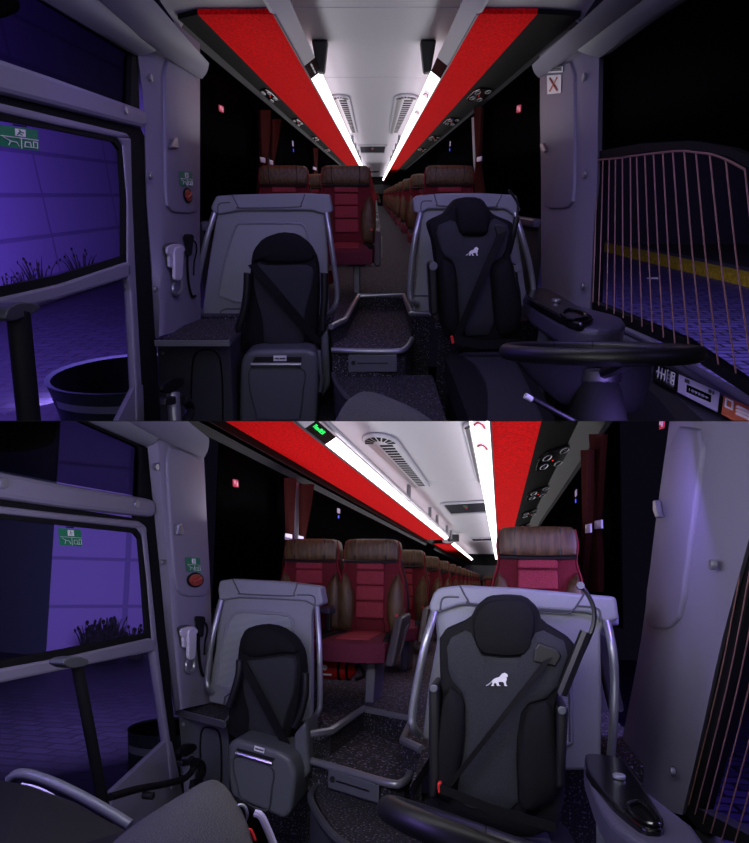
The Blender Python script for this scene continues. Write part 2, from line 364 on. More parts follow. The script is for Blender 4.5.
def shell(V):
    d = DIM[V.key]; k = V.key; h = d['ceil']
    xa, xb = d['ci']; y0 = .4 if k == 'A' else 1
    # ceiling: seamed white panels
    mb = MB(V); ys = [y0]+d['seams']+[d['rear']]
    for a, b in zip(ys, ys[1:]):
        mb.prism([(xa-.05, a+.012, h), (xb+.05, a+.012, h), (xb+.05, b-.012, h), (xa-.05, b-.012, h)], (0, 0, .03), .008)
    struct('ceiling', mb, 'white')
    struct('ceiling_backing', MB(V).prism([(xa-.1, y0, h+.03), (xb+.1, y0, h+.03), (xb+.1, d['rear'], h+.03), (xa-.1, d['rear'], h+.03)], (0, 0, .03)), 'darkgrey')
    # roof sides above the racks, rear wall, lower side walls
    for x, n in ((d['XL'], 'left'), (d['XR'], 'right')):
        xi = xa if n == 'left' else xb; s = -1 if n == 'left' else 1
        y1 = d['rack0']
        struct('ceiling_'+n, MB(V).prism([(x+s*.02, y1, h-.35), (x+s*.06, y1, h-.3), (xi, y1, h+.03), (xi, y1, h+.06), (x+s*.06, y1, h+.06)], (0, d['rear']-y1, 0)), 'shell')
        sill = d['sill']
        w0 = d['wall0'+n]+(.6 if n == 'right' and k == 'B' else 0)
        struct('wall_'+n, MB(V).prism([(x, w0, sill), (x+s*.05, w0, sill), (x+s*.05, w0, d['floor']), (x, w0, d['floor'])], (0, d['rear']-w0, 0)), 'shell')
        struct('trim_sill_'+n, MB(V).box(((x-s*.02), (d['rear']+d['wall0'+n])/2, sill+.0), (.07, d['rear']-d['wall0'+n], .07), .015), 'trimrail')
        struct('window_'+('1' if n == 'left' else '2'), MB(V).box((x+s*.03, (d['rear']+d['wall0'+n])/2, (h-.4+sill)/2), (.012, d['rear']-d['wall0'+n], h-.4-sill+.1)), 'glassdark')
    struct('wall_front', MB(V).prism([(d['XR']+.1, d['fw'][0], d['fw'][1]), (d['XR']+.16, d['fw'][0], d['fw'][1]), (d['XR']+.16, d['fw'][0], d['floor']), (d['XR']+.1, d['fw'][0], d['floor'])], (0, d['wall0right']-d['fw'][0]+.7, 0)), 'shell')
    struct('wall_rear', MB(V).box(((d['XL']+d['XR'])/2, d['rear']+.05, (h+d['floor'])/2), (d['XR']-d['XL']+.2, .1, h-d['floor'])), 'matte')
    struct('window_9', MB(V).box(((d['XL']+d['XR'])/2, d['rear']-.02, .45), (d['XR']-d['XL']-.3, .03, .75), .02), 'gloss')
def prof(V, sg, spec):
    """cross-section of a luggage rack: each entry (dx, dy, 'X' or 'H', value)"""
    out = []
    for dx, dy, w, val in spec:
        r = ratio(V, dx, dy); out.append((val, val/r) if w == 'X' else (val*r, val))
    return out
RACKS = []
def rack(V, sd, spec, y0, led0, dl, y1, lab, lip=False):
    k = V.key; sg = -1 if sd == 'left' else 1
    p = prof(V, sg, spec); rail, blk, red, lo, li = p; h = DIM[k]['ceil']
    P = lambda q, y: Vector((q[0], y, q[1]))
    o = thing('luggage_rack', lab, 'luggage rack')
    def strip(a, b, ya, yb, th): return MB(V).prism([P(a, ya), P(b, ya), P(b, yb), P(a, yb)], th)
    link('window_rail', strip(rail, blk, y0+.15, y1, (0, 0, .04)), 'railgrey', o)
    bp = link('service_panel', strip(blk, red, y0, y1, (0, 0, .03)), 'black_rib'+k, o)
    link('felt_panel', strip(red, lo, y0, y1, (0, 0, .03)), 'red', o)
    link('piping', MB(V).tube([P(lo, y0), P(lo, y1)], .009, 6, False), 'seatbox', o)
    L = link('light_strip', strip(lo, li, led0+dl, y1, (-sg*-.03, 0, .01)), 'led', o); L['label'] = 'lit white strip'
    L = link('strip_cover', strip(lo, li, y0-(1.2 if k == 'A' else 0), led0, (-sg*-.03, 0, .01)), 'ledoff', o)
    ds = link('display', strip(lo, li, led0, led0+dl, (-sg*-.03, 0, .01)), 'gloss', o)
    if lip: link('inner_lip', MB(V).tube([P((li[0], li[1]+.05), led0), P((li[0], li[1]+.05), y1)], .022, 8, False), 'ledoff', o)
    link('inner_wall', MB(V).prism([P((li[0]+sg*.3, li[1]), y0), P((li[0]+sg*.3, h), y0), P((li[0]+sg*.3, h), y1), P((li[0]+sg*.3, li[1]), y1)], (sg*.03, 0, 0)), 'fairing', o)
    return o, dict(rail=rail, blk=blk, red=red, lo=lo, li=li, sg=sg, led0=led0, P=P)
DIM['A'].update(fw=(1.8, -.88), rack0=5.5, sill=-.22, wall0left=A.X(200, 230, -1.4).y+.08, wall0right=A.X(541, 230, 1.45).y+.08, ci=(-.95, .95), seams=[6.75, 10.3, 18.5, 21.5, 27])
DIM['B'].update(fw=(2.3, -.95), rack0=1.5, sill=-.2, wall0left=B.X(213, 600, -1.8).y+.06, wall0right=B.X(622, 740, .66).y+.1, ci=(-1.5, .1), seams=[4.2, 8.05, 11.0, 14])
RA1 = rack(A, 'left', [(-195, -163, 'X', -1.42), (-182, -162, 'X', -1.38), (-177, -180, 'H', 1.1), (-63, -112.5, 'H', 1.1), (-51.5, -117, 'H', 1.17)], 5.4, 7.35, .75, 61.8, 'upper left luggage rack, red felt underside with a white light strip')
RA2 = rack(A, 'right', [(195, -163, 'X', 1.47), (186, -162, 'X', 1.43), (161, -180, 'H', 1.1), (48, -85, 'H', 1.1), (38.5, -86, 'H', 1.17)], 5.4, 7.35, .75, 61.8, 'upper right luggage rack, red felt underside with a white light strip')
RB1 = rack(B, 'left', [(-291, -146, 'X', -1.82), (-291, -156, 'X', -1.78), (-160, -94, 'H', 1.04), (-154, -121, 'H', 1.04), (-154, -137, 'H', 1.1)], 1.6, 3.9, .5, 14.9, 'lower left luggage rack, red felt underside with a white light strip', True)
RB2 = rack(B, 'right', [(106, -162, 'X', .70), (90, -162, 'X', .64), (41.6, -162, 'H', 1.06), (-9.5, -162, 'H', 1.06), (-20, -105, 'H', 1.12)], 1.6, 1.8, .1, 28.8, 'lower right luggage rack, red felt underside with a white light strip')
RB3 = rack(B, 'left', [(-291, -146, 'X', -1.82), (-291, -156, 'X', -1.78), (-160, -94, 'H', 1.04), (-154, -121, 'H', 1.04), (-154, -137, 'H', 1.1)], 16.6, 16.6, .1, 28.8, 'short far section of the lower left luggage rack beyond the gap')
shell(A); shell(B)
# writing on the displays
def display_text(V, R, txt, size, m, off, name):
    r = R[1]; P = r['P']; a = P(r['lo'], r['led0']+.02); up = (P(r['li'], 0)-P(r['lo'], 0)).normalized()
    mb = text_mb(V, txt, size, a+up*off[0]+Vector((-r['sg']*.004, off[1], 0)), (0, 1 if r['sg'] < 0 else -1, 0), up)
    o = link(name, mb, m, [c for c in kids(R[0]) if c.name.startswith('display')][0])
display_text(B, RB1, 'Menu 00:50', .048, 'greenlite', (.05, .03), 'lettering')
r = RA1[1]; up = (r['P'](r['li'], 0)-r['P'](r['lo'], 0)); c = r['P'](r['lo'], 7.45)+up*.5+Vector((.006, 0, 0))
mb = MB(A)
for y0, y1 in ((0, .14), (.18, .3), (.34, .52)): mb.prism([c+up*-.05+Vector((0, y0, 0)), c+up*.05+Vector((0, y0, 0)), c+up*.05+Vector((0, y1, 0)), c+up*-.05+Vector((0, y1, 0))], (.004, 0, 0))
link('lettering', mb, 'signwhite', [q for q in kids(RA1[0]) if q.name.startswith('display')][0])
# small white stickers with a red mark on the right light strips
for V, R, px, py, w in ((A, RA2, 424.5, 92, 'nearest on the upper right light strip'), (A, RA2, 416.5, 111, 'further along the upper right light strip'), (B, RB2, 483.5, 424, 'nearest on the lower right light strip'), (B, RB2, 486, 446, 'further along the lower right light strip')):
    r = R[1]; a, b = r['P'](r['lo'], 0), r['P'](r['li'], 0); e = b-a; n = Vector((0, 1, 0)).cross(e).normalized()
    if n.x > 0: n = -n
    ry = V.ray(px, py); p = ry*(a.dot(n)/ry.dot(n)); m = a+e*.5; c = Vector((m.x, p.y, m.z))+n*.004; h = .3 if V is A else .14
    F_ = lambda u, v, f=0: c+e*u+Vector((0, v*h, 0))+n*f
    o = thing('sticker', 'small white sticker with red mark, '+w, 'sticker')
    link('sheet', MB(V).prism([F_(-.32, -1), F_(.32, -1), F_(.32, 1), F_(-.32, 1)], n*.003), 'paperglow', o)
    link('mark', MB(V).tube([F_(.24, .5, .006), F_(.05, -.2, .006), F_(-.15, -.1, .006), F_(-.24, .4, .006)], e.length*.05, 6), 'signred', o)
# brackets at the front end of the lit part, posts from rack to ceiling further back
def bracket(V, x, y, px_w, lab, top, bot):
    h = DIM[V.key]['ceil']
    o = MB(V).prism([(x-px_w, y, h-.005), (x+px_w, y, h-.005), (x+px_w*.45, y, bot), (x-px_w*.45, y, bot)], (0, .16, 0), .02)
    tag(link('ceiling_speaker', o, 'black'), lab, 'bracket')
for x, w in ((319.5, 'left'), (428.5, 'right')):
    p = A.H(x, 41, 1.40); bracket(A, p.x, p.y, .085, f'black tapered bracket between ceiling and {w} rack of the upper bus', 0, 1.14)
def post(V, x, y, R, lab):
    r = R[1]; q = r['P'](r['li'], y); h = DIM[V.key]['ceil']
    tag(link('rack_post', MB(V).tube([q+Vector((r['sg']*.02, 0, .02)), Vector((x, y, h))], .03, 8, False), 'rail'), lab, 'post', f'rack posts of the {UP[V.key]} bus')
for i, y in enumerate((18.3, 21.3, 24.5, 28)):
    for R, s in ((RA1, 'left'), (RA2, 'right')): post(A, R[1]['li'][0]*1.08, y+1.2, R, 'short grey post from '+s+' rack to ceiling far down the upper aisle')
for i, y in enumerate((8.3, 10.9, 12.2, 14.5, 15.8)): post(B, RB1[1]['li'][0]-.02, y, RB1, 'short grey post from left rack to ceiling down the lower aisle')
for R, V, y in ((RB1, B, 13.2),):
    r = R[1]; p = r['li']; tag(link('rack_box', MB(V).box((p[0]-.02, 16.7, p[1]+.12), (.3, .2, .2), .02), 'darkgrey'), 'dark box standing on the lower left rack far down the aisle', 'box')
# reading-light panels
def readers(V, R, ys, first):
    r = R[1]; P = r['P']; sg = r['sg']
    for i, y in enumerate(ys):
        a, b = P(r['blk'], y), P(r['red'], y); e = (b-a); nn = Vector((0, 1, 0)).cross(e).normalized()
        if nn.z > 0: nn = -nn
        sc = .42 if V is B else .5
        o = thing('reading_light_panel', f'{first[i]} black reading light panel under the {"left" if sg < 0 else "right"} rack of the {UP[V.key]} bus' if i < len(first) else f'small black reading light panel far down the {"left" if sg < 0 else "right"} rack of the {UP[V.key]} bus', 'reading light', f'reading light panels {UP[V.key]} {"left" if sg < 0 else "right"}')
        Q = lambda u, w, f=.008: a+e*(.5+u)+Vector((0, w, 0))+nn*f
        link('panel', MB(V).prism(rnd([Q(-.36, -sc, .003), Q(.36, -sc, .003), Q(.36, sc, .003), Q(-.36, sc, .003)]), nn*.02, .005), 'gloss', o)
        for u, w in ((-.2, -.28), (-.2, .28), (.16, -.2), (.16, .2)):
            link('spotlight', MB(V).tube([Q(u+.09*math.cos(t), w*sc/.42+.09*sc/.42*math.sin(t)*1.2, .022) for t in (k*math.pi/4 for k in range(8))], .006, 6, True, True), 'rail', o)
        link('call_button', MB(V).disc(Q(0, 0, .02), nn, .007, .008, 10), 'redlite', o)
        for u, w in ((-.2, -.28), (.16, .2)): link('bulb', MB(V).disc(Q(u, w*sc/.42, .02), nn, .008, .006, 10), 'rail', o)
readers(A, RA1, [9.1, 12.2, 15.6, 19.4], ['nearest', 'second', 'third'])
readers(A, RA2, [9.1, 12.2, 15.6, 19.4], ['nearest', 'second', 'third'])
readers(B, RB1, [5.15, 7.8, 10.4, 13], ['nearest', 'second', 'third'])
readers(B, RB2, [3.7, 5.5, 7.6, 9.8, 12], ['nearest', 'second', 'third', 'fourth'])
# ceiling hatches and vents
def hatch(V, px, lab):
    L = level(V, DIM[V.key]['ceil']-.01); p = [L(*q) for q in px]; c = sum(p, Vector())/4
    o = thing('roof_hatch', lab, 'roof hatch')
    fr = MB(V); big = [c+(q-c)*1.13 for q in p]
    for i in range(4): fr.prism([big[i], big[(i+1) % 4], p[(i+1) % 4], p[i]], (0, 0, -.03), .006)
    link('frame', fr, 'white', o); link('pane', MB(V).prism(p, (0, 0, .004)), 'hatch', o)
    w = (p[1]-p[0]); f = (p[3]-p[0]); m = p[0]+w*.5+f*.25
    link('exit_mark', MB(V).prism([m-w*.06, m+w*.06, m+w*.05+f*.12, m-w*.05+f*.12], (0, 0, -.008)), 'green', o)
    link('exit_handle', MB(V).prism([m-w*.05+f*.14, m+w*.05+f*.14, m+f*.34], (0, 0, -.012)), 'buckle', o)
hatch(A, [(360, 145.5), (385.5, 145.5), (384, 152.5), (361, 152.5)], 'dark glass roof hatch with red handle in the upper white ceiling, nearest')
hatch(A, [(366.5, 170.5), (379.5, 170.5), (378.5, 172.5), (367.5, 172.5)], 'small dark roof hatch further down the upper white ceiling')
hatch(B, [(443, 503.5), (485, 501), (485.5, 511.5), (451, 513.5)], 'dark glass roof hatch with red handle in the lower white ceiling, nearest')
hatch(B, [(471, 538.2), (492, 537.4), (491.5, 540.2), (473.5, 540.8)], 'small dark roof hatch further down the lower white ceiling')
def vent(V, a, b, wa, wb, lab):
    """oval air vent on the ceiling: centre line a-b in the view, half widths in pixels"""
    L = level(V, DIM[V.key]['ceil']-.005); pa, pb = L(*a), L(*b); w = abs((L(a[0]+wa, a[1])-pa).x); w2 = abs((L(b[0]+wb, b[1])-pb).x)
    pts = []
    for t in range(0, 181, 15): pts.append(pa+Vector((-w*math.cos(math.radians(t)), -w*2.0*math.sin(math.radians(t)), 0)))
    pts += [pb+Vector((w2, 0, 0)), pb+Vector((-w2, 0, 0))]
    o = thing('air_vent', lab, 'air vent')
    link('rim', MB(V).prism(pts, (0, 0, -.035), .015), 'white', o)
    g = MB(V); n = 20
    for i in range(n):
        c = pa.lerp(pb, (i+.5)/n*.96); ww = (w+(w2-w)*i/n)*.62; dy = (pb.y-pa.y)/n*.3
        g.prism([c+Vector((-ww*.2, -dy, -.037)), c+Vector((ww, -dy, -.037)), c+Vector((ww, dy, -.037)), c+Vector((-ww*.2, dy, -.037))], (0, 0, .01))
    for t in range(15, 170, 22):
        q = math.radians(t); e = Vector((-math.cos(q)*w, -math.sin(q)*w*2, -.037)); s = Vector((math.sin(q)*w*.09, -math.cos(q)*w*.18, 0))
        g.prism([pa+e*.4+s*.5+Vector((0, 0, -.0222)), pa+e*.85+s*1.4+Vector((0, 0, -.0055)), pa+e*.85-s*1.4+Vector((0, 0, -.0055)), pa+e*.4-s*.5+Vector((0, 0, -.0222))], (0, 0, .01))
    link('grille', g, 'matte', o)
    link('channel', MB(V).prism([pa+Vector((-w*.75, 0, -.036)), pa+Vector((-w*.3, 0, -.036)), pb+Vector((-w2*.3, 0, -.036)), pb+Vector((-w2*.75, 0, -.036))], (0, 0, .01)), 'rail', o)
vent(A, (340, 97), (353, 132), 10, 4.4, 'white oval air vent in the upper ceiling by the left rack')
vent(A, (406, 97), (394, 132), 12, 5, 'white oval air vent in the upper ceiling by the right rack')
vent(B, (381, 441), (421, 485), 18, 9, 'white oval air vent in the lower ceiling by the left rack')
vent(B, (472, 425), (481, 480), 9, 4, 'narrow white air vent in the lower ceiling by the right rack')
# ------------------------------------------------------------------ passenger seats
def seat_proto(V, sc, depth, name, label, wx=1):
    W = .25*sc; z = lambda v: v*sc
    def loc(x, y, zz): return Vector((x*sc*wx, y*depth, zz*sc))
    def f(pts, y=0): return [loc(x, y, q) for x, q in pts]
    n = (0, -1, 0); o = thing(name, label, 'passenger seat', None)
    out = [(-.2, .42), (-.245, .52), (-.25, .66), (-.235, .82), (-.205, .95), (-.2, 1.02), (.2, 1.02), (.205, .95), (.235, .82), (.25, .66), (.245, .52), (.2, .42)]
    link('backrest', MB(V).cushion(f(out), n, .13*depth, .035), 'maroon', o)
    link('back_shell', MB(V).prism(f([(x*1.03, q) for x, q in out], .1), (0, .06*depth, 0), .02), 'black', o)
    hd = rnd([(-.2, .99), (-.21, 1.06), (-.2, 1.14), (-.17, 1.165), (.17, 1.165), (.2, 1.14), (.21, 1.06), (.2, .99)])
    hr = link('headrest', MB(V).cushion(f(hd, -.02), n, .12*depth, .05), 'brown', o)
    for s in (-1, 1): link('seam', MB(V).tube(f([(s*.115, .99), (s*.12, 1.08), (s*.115, 1.155)], -.095/depth*.7), .006*sc, 6), 'black', hr)
    link('lower_band', MB(V).tube(f([(-.2, .99), (0, .985), (.2, .99)], -.05), .012*sc, 6), 'black', hr)
    for i, (a, b) in enumerate(((.925, .975), (.81, .915), (.69, .8), (.555, .68))):
        link('back_panel', MB(V).prism(f([(-.105, a), (.105, a), (.102, b), (-.102, b)], -.052), (0, .03, 0), .012, 3), 'maroonlite', o)
    link('lower_panel', MB(V).cushion(f([(-.11, .44), (.11, .44), (.105, .545), (-.105, .545)], -.03), n, .02, .012, 4), 'maroon', o)
    for s in (-1, 1):
        bo = [(s*.235, .46), (s*.25, .62), (s*.236, .8), (s*.205, .905), (s*.165, .86), (s*.125, .74), (s*.125, .56), (s*.15, .45)]
        link('side_bolster', MB(V).cushion(f(bo, -.01), n, .05, .075, 7), 'brown', o)
        link('piping', MB(V).tube(f([(s*.247, .56), (s*.238, .82), (s*.207, .96), (s*.214, 1.06), (s*.2, 1.15)], -.005), .005*sc, 6), 'pipe', o)
    # cushion, slightly falling to the front edge
    cu = [loc(-.235, -.01, .455), loc(.235, -.01, .455), loc(.245, -.36, .44), loc(.22, -.5, .425), loc(-.22, -.5, .425), loc(-.245, -.36, .44)]
    link('cushion', MB(V).cushion([p+Vector((0, 0, -.02*sc)) for p in rnd3(cu)], (0, 0, 1), .105*sc, .03*sc), 'plum', o)
    link('cushion_panel', MB(V).cushion([loc(-.11, -.06, .456), loc(.11, -.06, .456), loc(.11, -.42, .448), loc(-.11, -.42, .448)], (0, 0, 1), .01, .014*sc, 4), 'maroonlite', o)
    for s in (-1, 1): link('cushion_bolster', MB(V).cushion([loc(s*.14, -.1, .45), loc(s*.23, -.1, .45), loc(s*.235, -.4, .425), loc(s*.2, -.45, .42)], (0, 0, 1), .01, .022*sc, 4), 'fabric', o)
    ar = link('armrest', MB(V).prism([loc(.245, -.02, .60), loc(.245, -.3, .585), loc(.245, -.56, .30), loc(.245, -.5, .285), loc(.245, -.27, .46), loc(.245, -.02, .5)], (.06*sc, 0, 0), .018), 'darkgrey', o)
    link('armrest_inlay', MB(V).prism([loc(.306, -.12, .53), loc(.306, -.25, .5), loc(.306, -.4, .35), loc(.306, -.3, .4)], (.004, 0, 0)), 'rail', ar)
    link('release_tab', MB(V).box(loc(.22, -.12, .585), (.02*sc, .03, .02*sc)), 'buckle', ar)
    lg = link('pedestal', MB(V).prism([loc(.06, -.3, .33), loc(.06, -.05, .33), loc(.06, -.12, 0), loc(.06, -.34, 0)], (.07*sc, 0, 0), .01), 'trimrail', o)
    link('underframe', MB(V).box(loc(0, -.22, .305), (.42*sc, .4*depth, .04*sc), .01), 'black', o)
    link('name_tab', MB(V).box(loc(.0, -.062/depth, .952), (.03*sc, .006, .009*sc)), 'signwhite', o)
    return o
def rnd3(p): return rnd(p)
def seats(V, x0, y0, wsc, depth, rows, pitch, xs, name):
    pass
def place(V, proto, lab, x, y, first, grp):
    c = proto if first else copy_tree(proto)
    base = V.R @ Vector((x, y, DIM[V.key]['deck']))+Vector((0, 0, CAMZ)); org = V.R @ Vector((0, 0, 0))+Vector((0, 0, CAMZ))
    c.location = c.location+(base-org) if first else PB[proto][0]+(base-org)
    c['label'] = lab; c['group'] = grp
    if 'window' in lab:
        for a in kids(c):
            if a.name.startswith('armrest'):
                for b in kids(a): KEY.pop(b, 0); bpy.data.objects.remove(b)
                KEY.pop(a, 0); bpy.data.objects.remove(a)
    return c
PB = {}
ORD = ['front', 'second', 'third', 'fourth', 'fifth', 'sixth', 'seventh', 'eighth', 'ninth', 'tenth', 'eleventh', 'twelfth', 'thirteenth', 'last']
for V, sc, dep, y0, pitch, n, la, lw, ra, rb in ((A, .965, 1.3, 6.9, 2.75, 14, 346, 284, 449, 6.9), (B, 1.0, 1.4, 4.6, 1.55, 13, 371.5, 311, 537, 3.55)):
    pr = seat_proto(V, sc, dep, 'passenger_seat', 'x', 1.2 if V is A else 1.05); settle(pr); PB[pr] = (pr.location.copy(), 0); k = UP[V.key]
    yy = 180 if V is A else 590
    xa, xw, xr = V.D(la, yy, y0).x, V.D(lw, yy, y0).x, V.D(ra, yy, rb).x
    first = True
    for side_, x, ys in (('left aisle', xa, y0), ('left window', xw, y0), ('right', xr, rb)):
        for i in range(n if side_ != 'left window' else 4):
            if first: place(V, pr, f'{ORD[i]} maroon {side_} passenger seat with brown headrest in the {k} bus', x, ys+i*pitch, True, f'passenger seats of the {k} bus'); first = False
            else: place(V, pr, f'{ORD[i]} maroon {side_} passenger seat with brown headrest in the {k} bus', x, ys+i*pitch, False, f'passenger seats of the {k} bus')
    x = (DIM[V.key]['XL']+DIM[V.key]['XR'])/2
    place(V, pr, f'maroon seat against the rear wall at the end of the {k} aisle', x+.05, DIM[V.key]['rear']-1.2, False, f'passenger seats of the {k} bus')
# ------------------------------------------------------------------ partitions behind the two front seats
def partition(V, sd, d, outline, inset, cap, caplines, rails, recess, lab):
    f = front(V, d); o = thing('partition', lab, 'partition'); bk = (0, .06, 0)
    link('panel', MB(V).prism(f.L(outline), bk, .012), 'grey', o)
    link('cap', MB(V).prism(f.L(cap, .035), (0, .12, 0), .014, 3), 'grey', o)
    for ln in caplines: link('cap_groove', MB(V).tube(f.L(ln, .037), .004, 6), 'darkgrey', o)
    if inset:
        link('inlay', MB(V).prism(f.L(rnd(inset), .004), (0, .01, 0)), 'rib'+V.key, o)
        link('inlay_rim', MB(V).tube(f.L(rnd(inset), .004), .010, 8, False, True), 'grey', o)
    if recess: link('recess', MB(V).tube(f.L(recess, .0), .006, 6, False), 'darkgrey', o)
    for r in rails:
        n = len(r); pts = [f(x, y, .02 if i in (0, n-1) else .07) for i, (x, y) in enumerate(r)]
        link('handrail', MB(V).tube(pts, .021 if V is A else .0165, 10), 'rail', o)
    return o
partition(A, 'left', 5.3, [(214, 205), (329, 205), (325, 218), (327.5, 250), (329, 322), (203, 322), (203, 305), (211, 250), (217, 214)],
    [(235, 226), (240, 223), (300, 223), (306, 228), (309, 245), (311, 301), (217.5, 302), (222, 270)],
    [(210.5, 208), (216, 196), (232, 194.8), (270, 193.6), (305, 193), (329.5, 194.5), (333, 211.5), (324, 214.5), (312, 210.5), (240, 210.5), (220, 214.5), (213.5, 213)],
    [[(232, 195), (238, 206), (241, 208), (296, 207), (301, 204), (305, 194)], [(218, 213), (219, 204), (230, 202.5)]],
    [[(214.5, 213), (207, 238), (199, 276), (196, 296), (197, 306), (203, 314)], [(326.5, 213), (331, 242), (336.5, 283), (337, 298), (334, 308), (328, 315)]],
    [(219, 322), (221, 311), (226, 309), (252, 309), (255, 322)], 'grey moulded partition with two handrails left of the upper aisle')
partition(A, 'right', 4.9, [(416, 205), (517, 205), (515, 218), (523, 270), (529, 312), (413, 312), (414, 296), (421, 218)], None,
    [(412.8, 200), (416, 196), (443, 193.2), (480, 193), (516.5, 195), (521, 211), (513, 214.5), (505, 209), (428, 209), (421, 214), (413.8, 212)],
    [[(434, 194), (437, 203), (441, 206), (492, 207), (497, 204), (502, 194.5)], [(421, 213), (422, 202), (432, 201)]],
    [[(420.5, 213), (415, 238), (411, 270), (410, 293), (412, 301), (418, 305)], [(515, 213), (522, 236), (529, 262), (533, 286), (532.5, 300), (529, 308)]],
    [(414, 296), (431, 296)], 'grey moulded partition behind the driver seat in the upper bus')
partition(B, 'left', 3.5, [(219, 596), (320, 600), (311.5, 612), (311.5, 727), (240, 709), (208.5, 702), (209, 686), (215, 650)],
    [(228, 622), (234, 614), (243, 611.5), (288, 614.5), (293.5, 622), (294, 690), (214.5, 690.5), (219, 660)],
    [(217.5, 589), (219.5, 580.5), (233, 578.6), (285, 581.5), (320, 586), (323.3, 603.5), (315.5, 607.5), (305, 601), (240, 597.5), (225, 600), (219, 601)],
    [[(232.5, 579), (239, 592), (242, 594), (290, 596), (294, 593), (297.5, 583)], [(297, 595), (313, 596), (315, 606)]],
    [[(221, 600), (213.5, 632), (208.5, 664), (207, 680), (208.5, 688), (212, 693)], [(317, 607), (319.5, 650), (320, 700), (318, 712), (311.5, 720)]],
    [(224, 705), (225, 697), (229, 694), (245, 696)], 'pale grey moulded partition with two handrails left of the lower aisle')
partition(B, 'right', 2.5, [(433, 600), (612, 610), (601, 632), (602, 700), (601, 770), (500, 772), (432, 742), (422.5, 738), (428, 690), (437, 640)],
    [(470, 640), (555, 630), (566, 640), (571, 690), (571.5, 755), (460, 752)],
    [(428.5, 606), (434, 591.5), (440, 587.5), (461, 585.3), (520, 588), (616.5, 597), (619.5, 619), (606, 624), (590, 613), (460, 605), (443, 611), (431, 614)],
    [[(460, 586), (468, 600), (474, 604), (560, 612), (572, 611), (584, 594)], [(440, 612), (443, 598), (459, 597)], [(577, 606), (598, 609), (600, 622)]],
    [[(434.5, 612), (425, 645), (416.5, 686), (412, 716), (413, 726), (419, 734)], [(607, 622), (612.5, 650), (614.5, 680), (613.5, 720), (611, 757)]],
    None, 'pale grey moulded partition behind the driver seat in the lower bus')
# ------------------------------------------------------------------ folding guide seat
def guide_seat(V, d, o_, head, mesh_, belt, arms, sidep, boxo, recess, handle, tagp, lever, lab):
    f = front(V, d); n = (0, -1, 0); o = thing('folding_seat', lab, 'seat')
    link('backrest', MB(V).cushion(f.L(rnd(o_)), n, .1, .05), 'fabric', o)
    link('centre_panel', MB(V).cushion(f.L(rnd(mesh_), .04), n, .02, .03, 6), 'fabric2', o)
    link('headrest', MB(V).cushion(f.L(rnd(head), .03), n, .03, .05, 6), 'fabric', o)
    s = Vector((1, 0, .25))*.032*(1 if V is A else .72)
    sp = MB(V).band([f(*belt[0], .1), f((belt[0][0]*.6+belt[1][0]*.4), (belt[0][1]*.6+belt[1][1]*.4), .13), f(*belt[1], .1)], s, n, .006)
    link('seat_belt', sp, 'matte', o)
    for a in arms: link('armrest', MB(V).tube(f.L(a, .12), .028 if V is A else .02, 10), 'black', o)
    if sidep: link('side_plate', MB(V).prism(f.L(sidep, .12), (0, .22, 0), .02), 'seatbox', o)
    b = link('folded_base', MB(V).prism(f.L(boxo, .26), (0, .3, 0), .05 if V is A else .035, 4), 'seatbox', o)
    r = [Vector(p) for p in f.L(recess, .262)]
    link('base_panel', MB(V).tube(r, .006, 6, True, True), 'darkgrey', b)
    link('pocket', MB(V).prism(f.L(handle, .263), (0, .004, 0)), 'black', b)
    link('grip_bar', MB(V).tube([f(*handle[3], .275), f(*handle[2], .275)], .014 if V is A else .01, 8), 'silver', b)
    t = link('tag', MB(V).prism(f.L(tagp, .268), (0, .004, 0)), 'signwhite', b)
    a, c, e = f(*tagp[3], .274), f(*tagp[2], .274), f(*tagp[0], .274); g = MB(V)
    for u0, u1 in ((.1, .42), (.48, .9)): g.tube([a+(c-a)*u0+(e-a)*.5, a+(c-a)*u1+(e-a)*.5], (e-a).length*.13, 5, False)
    link('lettering', g, 'darkgrey', t)
    link('recliner_lever', MB(V).tube(f.L(lever, .2), .016 if V is A else .012, 8), 'silver', o)
guide_seat(A, 4.85, [(251, 262), (253.4, 250), (263, 238), (279.7, 232.4), (296.4, 234.3), (309.5, 244), (318, 260), (319.5, 291.6), (317, 334.6), (313, 352), (244, 352), (244, 332), (250, 299)],
    [(251.5, 262), (254.5, 250), (264, 239), (279.7, 233.5), (296, 235.3), (308.5, 245), (316, 257), (305, 263), (270, 264), (258, 258)],
    [(252, 272), (257, 262), (266, 265), (304, 264), (314, 268), (312, 290), (305, 314), (304, 348), (264, 348), (262, 318), (255, 296)],
    [(252, 264), (319, 343)], [[(247.5, 273), (246.5, 295), (243, 315), (238, 329)], [(324.5, 273), (324.5, 300), (323, 316), (322.5, 330)]],
    [(321, 338), (328, 327), (330.5, 384), (322, 398)],
    [(240, 364), (245, 353), (255, 350), (307, 349), (316, 353), (318, 363), (317, 409), (315, 440), (240, 440), (239, 410)],
    [(251, 368), (301, 368), (303, 392), (300, 416), (296, 419), (262, 419), (256, 414)], [(255, 357), (302, 357), (301, 364.5), (251, 364.5)],
    [(273.5, 355.6), (286.5, 355.6), (286.5, 361), (273.5, 361)], [(319.5, 350), (320.5, 370), (322, 378), (320, 392)], 'black folding seat with flipped up grey base left of the upper entrance step')
